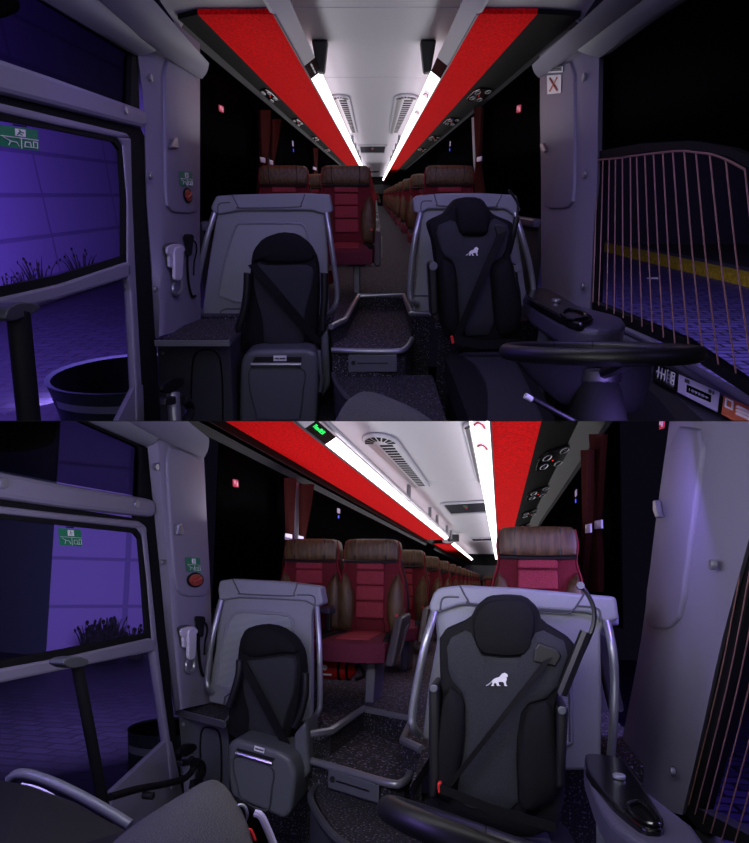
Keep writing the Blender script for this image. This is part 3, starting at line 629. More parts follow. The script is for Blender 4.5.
guide_seat(B, 3.25, [(240.3, 640), (245.5, 629), (259.4, 624.3), (276.8, 627), (293, 638), (301, 653), (303, 674), (298, 716), (289, 744), (273, 752), (230, 738), (228, 719), (237, 674)],
    [(240.8, 642), (245.5, 630), (259.4, 625.3), (276.8, 628.3), (292, 639.4), (300, 653), (286, 653), (254, 658), (242, 652)],
    [(241, 660), (254, 659), (286, 655), (297, 657), (296, 690), (287, 715), (281, 744), (248, 738), (250, 715), (243, 690)],
    [(240.5, 658.5), (288.5, 749)], [[(239.5, 660), (238.5, 675), (233, 695), (229, 706)], [(305.5, 673), (305, 695), (300, 715), (294, 727)]],
    [(293, 735), (306, 720), (309, 774), (294.5, 789)],
    [(226.5, 745), (235, 738.6), (277, 750.5), (291, 759), (296, 776), (291, 813), (284, 820.5), (231, 797.5), (227.5, 780)],
    [(235, 757), (271, 767), (271.5, 790), (269, 808), (262, 810), (244, 802), (238, 790)], [(237, 748), (275, 758.5), (272, 763.5), (236, 752.8)],
    [(254.5, 745.5), (264.5, 748.5), (264, 753.5), (254, 750.5)], [(292, 776), (293.5, 785), (291, 798)], 'black folding seat with flipped up grey base left of the lower entrance step')
# ------------------------------------------------------------------ driver seat
LION = [(0, .0), (.1, .05), (.22, .2), (.3, .45), (.42, .58), (.6, .66), (.72, .92), (.84, 1), (.97, .88), (1, .74), (.93, .66), (.95, .5), (.9, .32), (.93, .06), (.97, 0), (.84, 0), (.82, .22), (.76, .32), (.62, .32), (.56, .26), (.6, .06), (.66, 0), (.5, 0), (.47, .18), (.4, .26), (.34, .06), (.38, 0), (.24, 0), (.3, .2), (.26, .3), (.12, .12), (.02, .06)]
def driver_seat(V, d, o_, head, mesh_, bl, br, belt, lion, slot, arms, buckle, cush, cushp, k2, lab):
    f = front(V, d); n = (0, -1, 0); o = thing('driver_seat', lab, 'driver seat'); q = d/4.4
    link('backrest', MB(V).cushion(f.L(rnd(o_)), n, .22*q, .05*q), 'fabric', o)
    c = link('centre_panel', MB(V).cushion(f.L(rnd(mesh_), .045*q), n, .03, .03*q, 6), 'fabric2', o)
    link('headrest', MB(V).cushion(f.L(rnd(head), .055*q), n, .05, .06*q, 6), 'fabric', o)
    for b in (bl, br): link('side_bolster', MB(V).cushion(f.L(rnd(b), .03*q), n, .05, .1*q, 7), 'fabric', o)
    x0, y0, x1, y1 = lion
    link('lion_emblem', MB(V).prism(f.L([(x0+(x1-x0)*a, y1+(y0-y1)*b) for a, b in LION], .088*q), (0, .008, 0)), 'signwhite', c)
    s = f.L(slot, .085*q); link('belt_guide', MB(V).prism(s, (0, .02, 0), .006), 'black', o)
    p0, p1 = f(*belt[0], .1*q), f(*belt[1], .13*q); md = f((belt[0][0]+belt[1][0])/2, (belt[0][1]+belt[1][1])/2, .15*q)
    link('seat_belt', MB(V).band(crv([p0, md, p1], 6), Vector((.85, 0, .35)).normalized()*.033*q, n, .005), 'matte', o)
    lp = [f(*p, .19*q) for p in belt[2]]; link('lap_belt', MB(V).band(lp, Vector((0, 0, 1))*.03*q, n, .005), 'matte', o)
    link('belt_buckle', MB(V).prism(f.L(buckle, .2*q), (0, .03, 0), .004), 'buckle', o)
    for a in arms:
        ar = link('folded_armrest', MB(V).prism(f.L(a, .06), (0, .2, 0), .03*q, 3), 'black', o)
        x = sum(p[0] for p in a)/len(a); y = min(p[1] for p in a)
        link('armrest_pivot', MB(V).disc(f(x, y+4, .065), n, .028*q, .012, 14, .003), 'seatbox', ar)
    # seat cushion: one horizontal pad with raised edges
    L = level(V, k2)
    link('cushion', MB(V).cushion(L.L(rnd(cush)), (0, 0, 1), .16*q, .02, 6), 'fabric', o)
    link('cushion_panel', MB(V).cushion(L.L(rnd(cushp), .02), (0, 0, 1), .02, .015, 5), 'fabric2', o)
    pp = L.L(cush); c0 = sum(pp, Vector())/len(pp)
    link('pedestal', MB(V).prism([Vector((c0.x-.22*q, d, k2-.14*q)), Vector((c0.x+.22*q, d, k2-.14*q)), Vector((c0.x+.22*q, d-.35, k2-.14*q)), Vector((c0.x-.22*q, d-.35, k2-.14*q))], (0, 0, DIM[V.key]['floor']-k2+.14*q), .02), 'black', o)
driver_seat(A, 4.4, [(458.4, 199), (472.7, 196.6), (483, 199.5), (489.7, 210.9), (493.5, 214.7), (510.6, 221.3), (513.5, 226), (509.7, 252.7), (512.5, 266), (520, 285), (522, 313.4), (516.3, 346), (455.6, 346), (443, 335), (438.5, 296.3), (436.6, 266), (433.7, 243.2), (428, 226), (430, 221.3), (447, 213.7), (452.7, 204.2)],
    [(455.6, 209), (460.3, 201.4), (472, 199.4), (483, 201.4), (489.7, 212.8), (488.8, 224), (487.8, 234.6), (472.7, 235.6), (459.4, 234.6), (456.5, 224)],
    [(434.7, 227), (454.6, 218.5), (457.5, 234.6), (487.8, 235.6), (491.6, 216.6), (510.6, 226), (505.9, 254.6), (491.6, 264), (489.7, 275.4), (495.4, 334.3), (459.4, 336.2), (455.6, 269.7), (450.8, 260.2), (442.3, 256.5)],
    [(442.3, 257.4), (454.6, 266), (456.5, 285), (459.4, 336), (448, 336), (441.3, 313.4), (439.4, 266)], [(505.9, 256.5), (491.6, 266), (490.7, 275.4), (495.4, 336), (516.3, 334), (521, 304), (512.5, 269.7)],
    [(501.5, 233), (455, 341), [(452, 339), (480, 345), (518, 343)]], (466, 247, 478.5, 255.6), [(494.5, 227), (497, 224), (505, 226), (507, 230), (503, 239), (498, 238)],
    [[(428.5, 266), (432, 262), (436.5, 264), (438.5, 314), (431, 317)], [(512, 264), (517, 264), (521, 300), (523, 312), (517, 312)]],
    [(450.5, 337), (453, 336), (454.5, 343), (452, 344)],
    [(441, 347), (515, 346), (532, 372), (565, 440), (475, 440), (462, 400)], [(455, 352), (509, 351), (524, 376), (552, 440), (486, 440), (488, 388), (476, 366)], -1.02, 'black driver seat with white lion emblem in front of the upper right partition')
driver_seat(B, 2.2, [(439.6, 632), (470, 619), (477, 605), (488.5, 596), (507, 594.5), (525.8, 596), (537.5, 607), (542, 621), (574.7, 641), (575, 658.5), (560.8, 686.5), (553.8, 710), (563, 756.4), (565.4, 793.7), (556, 836), (440, 836), (428, 803), (432.6, 756.4), (442, 705), (439.6, 663)],
    [(471.5, 621), (484, 602), (507, 599), (528, 600.5), (536, 619), (529, 654), (507, 656.5), (478, 653)],
    [(446.6, 640), (470, 628), (477, 655), (507, 658), (530, 656), (537, 627), (571, 645), (553.8, 696), (523.5, 705), (516.5, 747), (519, 815), (453.6, 805), (465, 740), (465, 696), (449, 677)],
    [(446.6, 682), (465, 696), (465, 742), (453.6, 800), (437, 796), (434, 747)], [(523.5, 705), (551.4, 698), (556, 747), (561, 794), (526, 815), (516.5, 793.7)],
    [(548, 659), (444, 792), [(440, 788), (490, 808), (556, 828)]], (486, 673, 508, 686), [(535, 648), (539, 643), (558, 650), (562, 656), (556, 667), (533, 662)],
    [[(428.5, 690), (431, 684), (439, 687), (440, 775), (436, 800), (428.5, 798)], [(557, 706), (569, 707), (565, 790), (556, 790)]],
    [(437, 784), (441, 783), (442, 793), (438, 794)],
    [(432, 812), (560, 816), (590, 870), (430, 880)], [(455, 822), (545, 824), (560, 870), (450, 880)], -.9, 'black driver seat with white lion emblem in front of the lower right partition')
rb = front(B, 2.35)
o = thing('belt_hanger', 'thin black belt arm with a bent cable at the cap of the lower right partition', 'belt arm')
link('arm', MB(B).tube(rb.L([(586, 632), (574, 662), (561, 694)], .2), .02, 8), 'black', o)
link('cable', MB(B).tube(rb.L([(580, 586), (586, 592), (593, 606), (594, 622), (588, 640), (576, 665)], .16), .008, 6), 'black', o)
link('knob', MB(B).disc(rb(580, 586.5, .16), (0, -1, .2), .013, .02, 12), 'seatbox', o)
ra = front(A, 4.7)
o = thing('belt_hanger', 'thin black belt arm with a bent cable at the cap of the upper right partition', 'belt arm')
link('arm', MB(A).tube(ra.L([(517, 217), (513, 236), (508.5, 254)], .1), .02, 8), 'black', o)
link('cable', MB(A).tube(ra.L([(509, 190), (514, 197), (518, 205), (517, 217)], .1), .009, 6), 'black', o)
# ------------------------------------------------------------------ carpet topped cabinet beside the folding seat
def cabinet(V, d, front_, top, door, edge, lab):
    f = front(V, d); o = thing('cabinet', lab, 'cabinet'); L = level(V, DIM[V.key]['deck']+.04)
    F_ = f.L(front_); link('body', MB(V).prism(F_, (0, .45, 0), .01), 'darkgrey', o)
    link('top', MB(V).prism(L.L(top), (0, 0, -.04)), 'carpetdark', o)
    e = L.L(edge, .01); link('edge_trim', MB(V).grid([e, [p+Vector((0, 0, -.035)) for p in e]], (0, -.02, 0)), 'silver', o)
    D = f.L(rnd(door), .004); dd = link('door', MB(V).prism(D, (0, .012, 0), .004), 'darkgrey', o)
    link('door_gap', MB(V).tube(D, .006, 6, True, True), 'matte', dd)
    link('screw', MB(V).disc(f(front_[0][0]+6, front_[0][1]+8, .006), (0, -1, 0), .012, .006, 10), 'rail', o)
cabinet(A, 4.5, [(157, 345), (230, 345), (234, 440), (160, 440)], [(156, 339), (168, 332), (200, 319), (237, 319), (234, 328), (229.5, 339)], [(192, 352), (221, 352), (223, 440), (192, 440)], [(155, 340), (229.5, 340), (235, 329)], 'dark grey cabinet with carpet top beside the upper folding seat')
cabinet(B, 3.35, [(178, 716), (228, 726), (230, 812), (184, 790)], [(177, 708), (207, 699), (232, 706), (229, 713), (227, 720)], [(200, 727), (221, 731), (221, 798), (202, 792)], [(176.5, 708.5), (226, 721), (231, 713)], 'dark grey cabinet with carpet top beside the lower folding seat')
# ------------------------------------------------------------------ pillars between the front windows and the cabin
def vline(V, x, pts): return [V.X(px, py, x) for px, py in pts]
def pillar(V, nm, xf, xs, outer, mid, inner, m='pillar'):
    """three traced uprights: outer edge (towards the front), the crease and the edge towards the cabin"""
    s = 1 if xf > 0 else -1
    a, b, c = vline(V, xs, outer), vline(V, xf, mid), vline(V, xf, inner)
    rows = []
    for p, q, r in zip(a, b, c):
        q1 = q+(p-q)*.25; q2 = q+(r-q)*.12; q1.x -= -s*0; e = (q1+q2)/2*.6+q*.4
        rows.append([Vector((p.x+s*.05, p.y+.06, p.z)), p, q1, e, q2, r, Vector((xf+s*.12, r.y+.03, r.z))])
    mb = MB(V); mb.grid([crv_rows(rows, j) for j in range((len(rows)-1)*4+1)]); mb.sm = True
    return struct(nm, mb, m)
def crv_rows(rows, j):
    i, t = divmod(j, 4); t /= 4
    if i >= len(rows)-1: return rows[-1]
    out = []
    for k in range(len(rows[0])):
        a, b, c, d = rows[max(i-1, 0)][k], rows[i][k], rows[i+1][k], rows[min(i+2, len(rows)-1)][k]
        out.append(.5*((2*b)+(c-a)*t+(2*a-5*b+4*c-d)*t*t+(3*b-a-3*c+d)*t**3))
    return out
pillar(A, 'trim_1', -1.4, -1.46, [(138, 20), (138, 52), (144, 110), (147, 200), (152, 270), (156, 338)], [(158, 18), (159, 50), (162, 110), (163, 200), (163, 270), (160, 336)], [(200, 30), (200, 78), (200, 140), (200, 200), (200, 270), (201, 325)])
pillar(A, 'trim_2', 1.45, 1.52, [(599, 30), (599, 60), (598, 120), (597, 180), (593, 240), (590, 315)], [(577, 30), (577, 50), (577, 120), (576, 180), (573, 240), (571, 312)], [(539, 30), (540, 76), (540, 120), (541, 180), (541, 240), (542, 312)])
pillar(B, 'trim_3', -1.8, -1.87, [(146, 425), (148, 450), (155, 520), (161, 580), (167, 640), (176, 711)], [(160, 425), (161, 440), (166, 520), (172, 580), (176, 640), (182, 709)], [(203, 440), (204, 458), (207, 520), (210, 580), (212, 640), (215, 702)])
pillar(B, 'trim_4', .66, .74, [(790, 400), (772, 440), (752, 527), (722, 640), (700, 740), (682, 815)], [(716, 400), (710, 440), (694, 527), (677, 640), (664, 740), (653, 808)], [(672, 400), (667, 440), (655, 527), (641, 640), (622, 740), (608, 815)])
def swell(V, nm, x, pts, t):
    s = 1 if x < 0 else -1
    mb = MB(V).prism([V.X(px, py, x+s*t) for px, py in rnd(pts)], (-s*(t+.02), 0, 0), .014, 4); mb.sm = True; struct(nm, mb, 'pillar')
swell(A, 'trim_22', -1.4, [(165, 58), (181, 66), (199.5, 78), (199.5, 150), (199.5, 206), (195, 214), (174, 213), (167, 205), (166, 130)], .016)
swell(A, 'trim_23', 1.45, [(573, 60), (556, 66), (541, 80), (541, 150), (541.5, 195), (545, 209), (566, 209), (573, 200), (574, 130)], .016)
swell(B, 'trim_24', -1.8, [(167, 445), (185, 450), (204, 460), (207, 520), (210.5, 588), (206, 597), (185, 597), (176, 588), (171, 520)], .014)
swell(B, 'trim_25', .66, [(704, 430), (672, 425), (655, 527), (644, 606), (648, 628), (668, 630), (679, 615), (690, 527)], .012)
def sv(V, x, pts, th, bev=.01):
    """a traced panel on the side wall x; th away from the aisle"""
    return MB(V).prism([V.X(px, py, x) for px, py in pts], (th if x > 0 else -th, 0, 0), bev)
def cove(V, nm, U, L, xu, xl, m, bulge=.012):
    """curved covings over the side windows, between an upper and a lower edge"""
    sg = 1 if xu < 0 else -1; U = crv([V.X(*p, xu) for p in U], 5); L = crv([V.X(*p, xl) for p in L], 5); rows = []
    for u, l in zip(U, L):
        w = (l-u); rows.append([u+w*t+Vector((sg*bulge*math.sin(math.pi*t), 0, -bulge*.4*math.sin(math.pi*t))) for t in (0, .15, .35, .6, .85, 1)])
    mb = MB(V); mb.grid(rows, (-sg*.09, 0, .03)); mb.sm = True; struct(nm, mb, m)
cove(A, 'trim_5', [(152, -2), (172, 21), (190, 42), (209, 63)], [(97, -2), (128, 25), (157, 50), (202, 79)], -1.2, -1.36, 'pillar')
cove(A, 'trim_19', [(97, -2), (128, 25), (157, 50)], [(36, -4), (88, 27), (137, 56)], -1.365, -1.47, 'grey', .008)
cove(A, 'trim_6', [(606, -2), (580, 22), (556, 43), (532, 65)], [(645, -2), (611, 24), (577, 50), (539, 78)], 1.24, 1.4, 'pillar')
cove(A, 'trim_20', [(645, -2), (611, 24), (577, 50)], [(690, -5), (645, 24), (599, 58)], 1.405, 1.52, 'grey', .008)
cove(B, 'trim_7', [(181, 415), (195, 427), (209, 438)], [(118, 415), (159, 438), (204, 458)], -1.56, -1.76, 'pillar')
cove(B, 'trim_21', [(118, 415), (139, 427), (159, 438)], [(74, 415), (110, 431), (147, 447)], -1.765, -1.87, 'grey', .008)
# front end of the racks: pale fairings that sweep up to the ceiling
def fairing(V, R, nm):
    r = R[1]; P = r['P']; y = 5.56; s = r['sg']; pts = [r['rail'], r['blk'], r['red'], r['lo'], r['li']]
    ends = [P(q, y-.02) for q in pts]
    rows = []
    for dy, dz in ((0, 0), (.12, .035), (.5, .10), (1.2, .2), (2.6, .34)): rows.append([e+Vector((0, -dy, dz)) for e in ends])
    mb = MB(V); mb.grid(rows, (0, 0, .03)); mb.sm = True; struct(nm, mb, 'fairing')
fairing(A, RA1, 'trim_8'); fairing(A, RA2, 'trim_9')
# small fittings on the pillars
def screw(V, x, px, py, r, lab):
    c = V.X(px, py, x); tag(link('screw_cap', MB(V).disc(c, (1 if x < 0 else -1, 0, 0), r, .02, 14, .005), 'rail'), lab, 'screw cap')
screw(A, -1.425, 149, 77.5, .022, 'upper grey screw cap on the pillar left of the upper bus')
screw(A, -1.425, 149, 176, .022, 'middle grey screw cap on the pillar left of the upper bus')
screw(A, -1.425, 153.5, 289, .022, 'lowest grey screw cap on the pillar left of the upper bus')
screw(A, 1.475, 585.5, 77, .026, 'high grey screw cap on the pillar right of the upper bus')
screw(A, 1.475, 586, 174, .026, 'middle grey screw cap on the pillar right of the upper bus')
screw(A, 1.475, 584, 286, .026, 'lowest grey screw cap on the pillar right of the upper bus')
screw(B, -1.83, 154.5, 467, .02, 'upper screw cap on the pillar left of the lower bus')
screw(B, -1.83, 161, 562, .016, 'small screw cap on the pillar left of the lower bus')
screw(B, .69, 716, 564.5, .018, 'upper round screw cap on the right pillar of the lower bus')
screw(B, .69, 675, 771.5, .018, 'lower round screw cap on the right pillar of the lower bus')
def hook(V, x, pts, lab):
    s = 1 if x < 0 else -1
    o = MB(V); p = [V.X(a, b, x) for a, b in pts]
    o.prism(p, (s*.022, 0, 0), .008, 3); tag(link('coat_hook', o, 'rail'), lab, 'coat hook')
hook(A, -1.38, [(171, 138), (174.5, 137), (176.5, 147), (175, 149), (168, 148)], 'small pale coat hook on the left pillar of the upper bus')
hook(A, 1.43, [(542, 144), (545, 143), (548, 151), (546, 153), (543, 150)], 'small pale coat hook on the right pillar of the upper bus')
hook(B, -1.782, [(175, 524), (179, 523), (181.5, 533), (180, 535.5), (174, 534.5)], 'small pale coat hook on the left pillar of the lower bus')
hook(B, .645, [(658, 500), (661, 500), (663, 512), (666, 517), (661, 518.5), (658, 511)], 'small pale coat hook on the right pillar of the lower bus')
def sign(V, x, q, lab, kind):
    """flat sign; q = its four corners in the view, from top left clockwise"""
    s = 1 if x < 0 else -1; c = [V.X(px, py, x+s*.004) for px, py in q]
    f = lambda u, v, w=0: (c[0]*(1-u)+c[1]*u)*(1-v)+(c[3]*(1-u)+c[2]*u)*v+Vector((s*w, 0, 0))
    R = lambda u0, v0, u1, v1, w: MB(V).prism([f(u0, v0, w), f(u1, v0, w), f(u1, v1, w), f(u0, v1, w)], (s*.002, 0, 0))
    o = thing('sign', lab, 'sign')
    if kind == 'exit':   # green board: a white running figure above two white instruction fields
        link('board', R(0, 0, 1, 1, 0), 'green', o); link('field', R(.38, .08, .64, .42, .003), 'signwhite', o)
        g = MB(V)
        for a, b in (((.46, .13), (.5, .17)), ((.5, .18), (.45, .28)), ((.5, .2), (.58, .24)), ((.46, .27), (.42, .36)), ((.46, .27), (.54, .36))):
            g.tube([f(*a, .006), f(*b, .006)], (c[0]-c[1]).length*.007, 5)
        link('figure', g, 'green', o)
        g = MB(V)
        for a, b in (((.02, .5), (.98, .5)), ((.52, .52), (.52, .98)), ((.08, .55), (.25, .7)), ((.25, .7), (.4, .72)), ((.25, .7), (.2, .9)), ((.4, .72), (.46, .9)), ((.6, .9), (.62, .65)), ((.62, .65), (.75, .65)), ((.75, .65), (.78, .9)), ((.84, .6), (.84, .9)), ((.84, .6), (.95, .6)), ((.95, .6), (.95, .9)), ((.6, .88), (.95, .88))):
            g.tube([f(*a, .005), f(*b, .005)], (c[0]-c[1]).length*.006, 5)
        link('drawing', g, 'signwhite', o)
        if q[1][0]-q[0][0] > 20: link('caption', R(.35, -.12, .68, -.05, 0), 'matte', o)
    elif kind == 'red':
        link('board', R(0, 0, 1, 1, 0), 'signred', o)
        g = MB(V)
        for u0, v0, u1, v1 in ((.18, .15, .5, .3), (.18, .15, .32, .6), (.18, .5, .45, .62), (.6, .3, .82, .85)): g.prism([f(u0, v0, .004), f(u1, v0, .004), f(u1, v1, .004), f(u0, v1, .004)], (s*.002, 0, 0))
        link('drawing', g, 'signlite', o)
    elif kind == 'smoke':
        link('board', R(0, .3, 1, 1, 0), 'signwhite', o); link('strip', R(-.1, 0, 1.1, .22, 0), 'signwhite', o)
        g = MB(V)
        for a, b in (((.25, .42), (.78, .88)), ((.75, .42), (.25, .88))): g.tube([f(*a, .005), f(*b, .005)], (c[0]-c[1]).length*.018, 5)
        link('cross', g, 'knob', o); g = MB(V)
        for v in (.06, .13): g.tube([f(-.02, v, .004), f(1.02, v, .004)], (c[0]-c[1]).length*.01, 5)
        link('lettering', g, 'darkgrey', o)
    return o
sign(A, -1.382, [(179.5, 171), (192, 172), (192.5, 187), (180, 185.5)], 'small green and white emergency sign on the left pillar of the upper bus', 'exit')
sign(B, -1.782, [(186, 557), (199.5, 558), (200.5, 572.5), (187, 571.5)], 'small green and white emergency sign on the left pillar of the lower bus', 'exit')
sign(A, 1.43, [(547, 67.5), (561.5, 66.5), (561, 93), (547.5, 94.5)], 'white square sign with a dark cross on the upper right pillar', 'smoke')
for V, x, q, w in ((A, -1.39, [(218.5, 104.5), (223.5, 106.5), (223.5, 113), (219, 111)], 'left windows of the upper bus'), (A, 1.44, [(517, 105.5), (521.5, 104.5), (521, 112), (516.5, 113)], 'right windows of the upper bus'),
                   (B, -1.79, [(232.5, 479), (238, 480), (238.5, 487.5), (233, 486.5)], 'left windows of the lower bus'), (B, .65, [(660.5, 419), (665.5, 416), (664.5, 428), (659.5, 429.5)], 'right windows of the lower bus')):
    sign(V, x, q, 'small red emergency hammer sign on the '+w, 'red')
def alarm(V, x, px, py, r, lab):
    c = V.X(px, py, x); n = Vector((1 if x < 0 else -1, 0, 0)); o = thing('emergency_valve', lab, 'emergency valve')
    link('ring', MB(V).tube([c+n*.006+Vector((0, math.cos(t)*r*2, math.sin(t)*r*.85)) for t in (k*math.pi/8 for k in range(16))], r*.16, 6, False, True), 'matte', o)
    b = MB(V); m = 18; b.prism([c+Vector((0, math.cos(t)*r*1.85, math.sin(t)*r*.8)) for t in (k*2*math.pi/m for k in range(m))], n*.014, .005); link('dial', b, 'knob', o)
    link('handle', MB(V).tube([c+n*.016+Vector((0, -r*1.2, -r*.3)), c+n*.022, c+n*.016+Vector((0, r*1.2, r*.35))], r*.16, 8), 'knob', o)
alarm(A, -1.384, 187, 195.5, .05, 'round red emergency valve below the green sign in the upper bus')
alarm(B, -1.784, 194.5, 580, .045, 'round red emergency valve below the green sign in the lower bus')
# telephone handset and microphone on the left pillar
def handset(V, x, o2, lab):
    s = 1 if x < 0 else -1; P = lambda px, py, w: V.X(px, py, x)+Vector((s*w, 0, 0)); ox, oy, k = o2
    T = lambda a, b: (ox+(a-162)*k, oy+(b-243)*k)
    o = thing('telephone_handset', lab, 'telephone')
    link('cradle', MB(V).prism([P(*T(a, b), .0) for a, b in rnd([(162, 246), (166, 242.5), (174, 242), (180, 246), (181, 252), (177, 258), (176, 266), (166, 268), (164.5, 254)])], (s*.02, 0, 0), .006, 3), 'darkgrey', o)
    link('earpiece', MB(V).prism([P(*T(a, b), .02) for a, b in rnd([(161.8, 250), (163, 246.5), (169, 244), (176, 244), (180, 247), (180.5, 251), (176, 254), (168, 253), (167.5, 256), (164.5, 256), (162.5, 254)])], (s*.016, 0, 0), .006, 3), 'phone', o)
    link('grip', MB(V).prism([P(*T(a, b), .022) for a, b in rnd([(168, 248), (175, 246), (178, 250), (177.5, 262), (176.5, 279), (172, 281.5), (168.5, 279), (168.8, 262)])], (s*.022, 0, 0), .008, 3), 'phone', o)
    link('side_grip', MB(V).prism([P(*T(a, b), .015) for a, b in [(164.5, 254), (168.3, 254), (168.3, 268), (165, 267)]], (s*.016, 0, 0), .006), 'phone', o)
    link('cord', MB(V).tube([P(*T(a, b), .015) for a, b in [(172.5, 281), (170.5, 287), (171.5, 293), (175, 294.5), (178.5, 291), (179.5, 283), (178.5, 275)]], .012*k, 8), 'rail', o)
handset(A, -1.4, (162, 243, 1), 'pale telephone handset hung on the left pillar of the upper bus')
handset(B, -1.8, (176, 625.5, .9), 'pale telephone handset hung on the left pillar of the lower bus')
def mic(V, x, o2, lab):
    s = 1 if x < 0 else -1; ox, oy, k = o2; P = lambda a, b, w: V.X(ox+(a-183)*k, oy+(b-235)*k, x)+Vector((s*w, 0, 0))
    o = thing('microphone', lab, 'microphone')
    link('body', MB(V).prism([P(a, b, .01) for a, b in rnd([(181.5, 236), (182.5, 234), (188.5, 234), (190, 237), (188.5, 246), (187.5, 256), (183.5, 256), (183.5, 246)])], (s*.025, 0, 0), .008, 3), 'matte', o)
    link('cord', MB(V).tube([P(a, b, .015) for a, b in [(185.5, 256), (185.5, 268), (187, 285), (190, 296), (193.5, 296)]], .01*k, 6), 'matte', o)
    link('cable', MB(V).tube([P(a, b, .01) for a, b in [(189, 240), (194, 242), (195.5, 250), (193, 262), (192.5, 275)]], .006*k, 6), 'matte', o)
mic(A, -1.4, (183, 235, 1), 'black microphone with a hanging cord beside the telephone of the upper bus')
mic(B, -1.8, (194, 617, .95), 'black microphone with a hanging cord beside the telephone of the lower bus')
# ------------------------------------------------------------------ entrance door with its glazing, left
def door(V, nm, x, o_):
    r = strootr(nm)
    for n, pts, th, m, bev, dx in o_:
        mb = MB(V).prism([V.X(px, py, x+dx) for px, py in pts], (-th, 0, 0), bev); link(n, mb, m, r)
    return r
def ringpts(a, b): return a+b
dA = door(A, 'door_1', -1.46, [
    ('seal', [(132, 56), (138, 56), (140, 127), (146, 140), (148, 200), (154, 300), (161, 425), (141, 425), (137, 330), (131, 200), (130, 140), (-5, 101), (-5, 90), (130, 124)], .05, 'matte', 0, -.01),
    ('top_rail', [(-6, 56), (60, 79), (143, 109), (147.5, 113), (147.5, 126), (144, 128), (60, 107), (-6, 91)], .06, 'pillar', .02, .03),
    ('leaf_top', [(-6, 101), (60, 117), (127, 133), (131.5, 138), (118, 137.5), (60, 126), (-6, 111)], .05, 'pillar', .012, .01),
    ('leaf_upright', [(118, 137), (131.5, 138), (133, 200), (136, 270), (142, 380), (144, 425), (137, 425), (136.5, 388), (131.5, 290), (128, 277), (128, 200), (123.5, 145)], .05, 'pillar', .012, .01),
    ('leaf_midrail', [(-6, 299), (60, 284), (127, 262), (133, 266), (131, 277), (60, 299), (-6, 316)], .05, 'pillar', .012, .01),
    ('gasket', [(118, 136), (123.5, 145), (127.5, 200), (128, 262), (60, 284), (-6, 299), (-6, 288), (60, 275), (123, 256), (123, 200), (120, 150), (114, 142), (60, 131), (-6, 119), (-6, 110), (60, 125)], .02, 'matte', 0, 0),
    ('pane', [(-6, 112), (60, 127), (118, 139), (123, 148), (127, 262), (60, 284), (-6, 299)], .008, 'glassclear', 0, -.02),
    ('lower_pane', [(-6, 314), (60, 298), (128, 277), (136, 384), (118, 425), (-6, 425)], .008, 'glassclear', 0, -.02),
    ('lower_panel', [(137, 383), (143, 385), (145, 440), (100, 440), (118, 421)], .03, 'pillar', 0, 0)])
uA = struct('window_3', MB(A).prism([A.X(px, py, -1.5) for px, py in [(-6, -6), (38, -6), (137, 52), (137.5, 110), (60, 82), (-6, 59)]], (-.01, 0, 0)), 'glasstint')
mb = MB(A)
for q in ([(36, -6), (46, -6), (138, 52), (138, 56), (132, 54)], [(132, 53), (138, 54), (139, 112), (133, 108)]): mb.prism([A.X(px, py, -1.48) for px, py in q], (-.04, 0, 0))
struct('trim_10', mb, 'matte')
dB = door(B, 'door_2', -1.87, [
    ('seal', [(143, 446), (149, 450), (152, 497), (158, 520), (164, 600), (172, 700), (184, 800), (188, 850), (170, 850), (167, 740), (158, 640), (148, 532), (-5, 505), (-5, 497), (140, 519)], .05, 'matte', 0, -.01),
    ('top_rail', [(-6, 470), (70, 485), (147, 498), (156, 500.5), (157, 514), (153, 517), (70, 508), (-6, 497)], .06, 'pillar', .02, .03),
    ('leaf_top', [(-6, 505), (70, 514), (140, 521), (148, 527), (138, 528.5), (70, 521), (-6, 513)], .05, 'pillar', .012, .01),
    ('leaf_upright', [(137, 527), (147, 526), (152, 580), (158, 640), (164, 690), (171, 740), (178, 790), (172, 790), (167.5, 742), (160, 690), (153, 640), (148, 580), (143, 535)], .05, 'pillar', .012, .01),
    ('leaf_midrail', [(-6, 670), (70, 656), (150, 638), (157, 640), (156, 651), (70, 669), (-6, 685)], .05, 'pillar', .012, .01),
    ('gasket', [(138, 527), (144, 535), (149, 590), (153, 638), (70, 656), (-6, 670), (-6, 662), (70, 648), (147, 633), (144, 590), (140, 539), (135, 533), (70, 526), (-6, 518), (-6, 512), (70, 520)], .02, 'matte', 0, 0),
    ('pane', [(-6, 514), (70, 521), (138, 528.5), (143, 538), (153, 638), (70, 656), (-6, 671)], .008, 'glassclear', 0, -.02),
    ('lower_pane', [(-6, 684), (70, 669), (155, 651), (168, 742), (112, 793), (112, 850), (-6, 850)], .008, 'glassclear', 0, -.02),
    ('lower_panel', [(167.5, 740), (172, 742), (184, 800), (188, 850), (112, 850), (112, 792)], .03, 'pillar', 0, 0)])
for V, r, p in ((A, dA, (125, 110)), (B, dB, (136, 504)), (B, dB, (2.5, 483))):
    c = V.X(p[0], p[1], -1.43 if V is A else -1.84); link('rail_cap', MB(V).disc(c, (1, 0, 0), .022, .01, 14, .004), 'rail', r)
uB = struct('window_4', MB(B).prism([B.X(px, py, -1.9) for px, py in [(-6, 415), (70, 415), (143, 446), (145, 497), (70, 484), (-6, 469)]], (-.01, 0, 0)), 'glasstint')
mb = MB(B)
for q in ([(70, 415), (82, 415), (147, 446), (143, 448)], [(141, 445), (149, 449), (152, 500), (145, 498)]): mb.prism([B.X(px, py, -1.88) for px, py in q], (-.04, 0, 0))
struct('trim_11', mb, 'matte')
sign(A, -1.47, [(-2, 124.5), (37.5, 130), (38.5, 151), (-1, 146)], 'large green and white emergency sign on the glass of the upper door', 'exit')
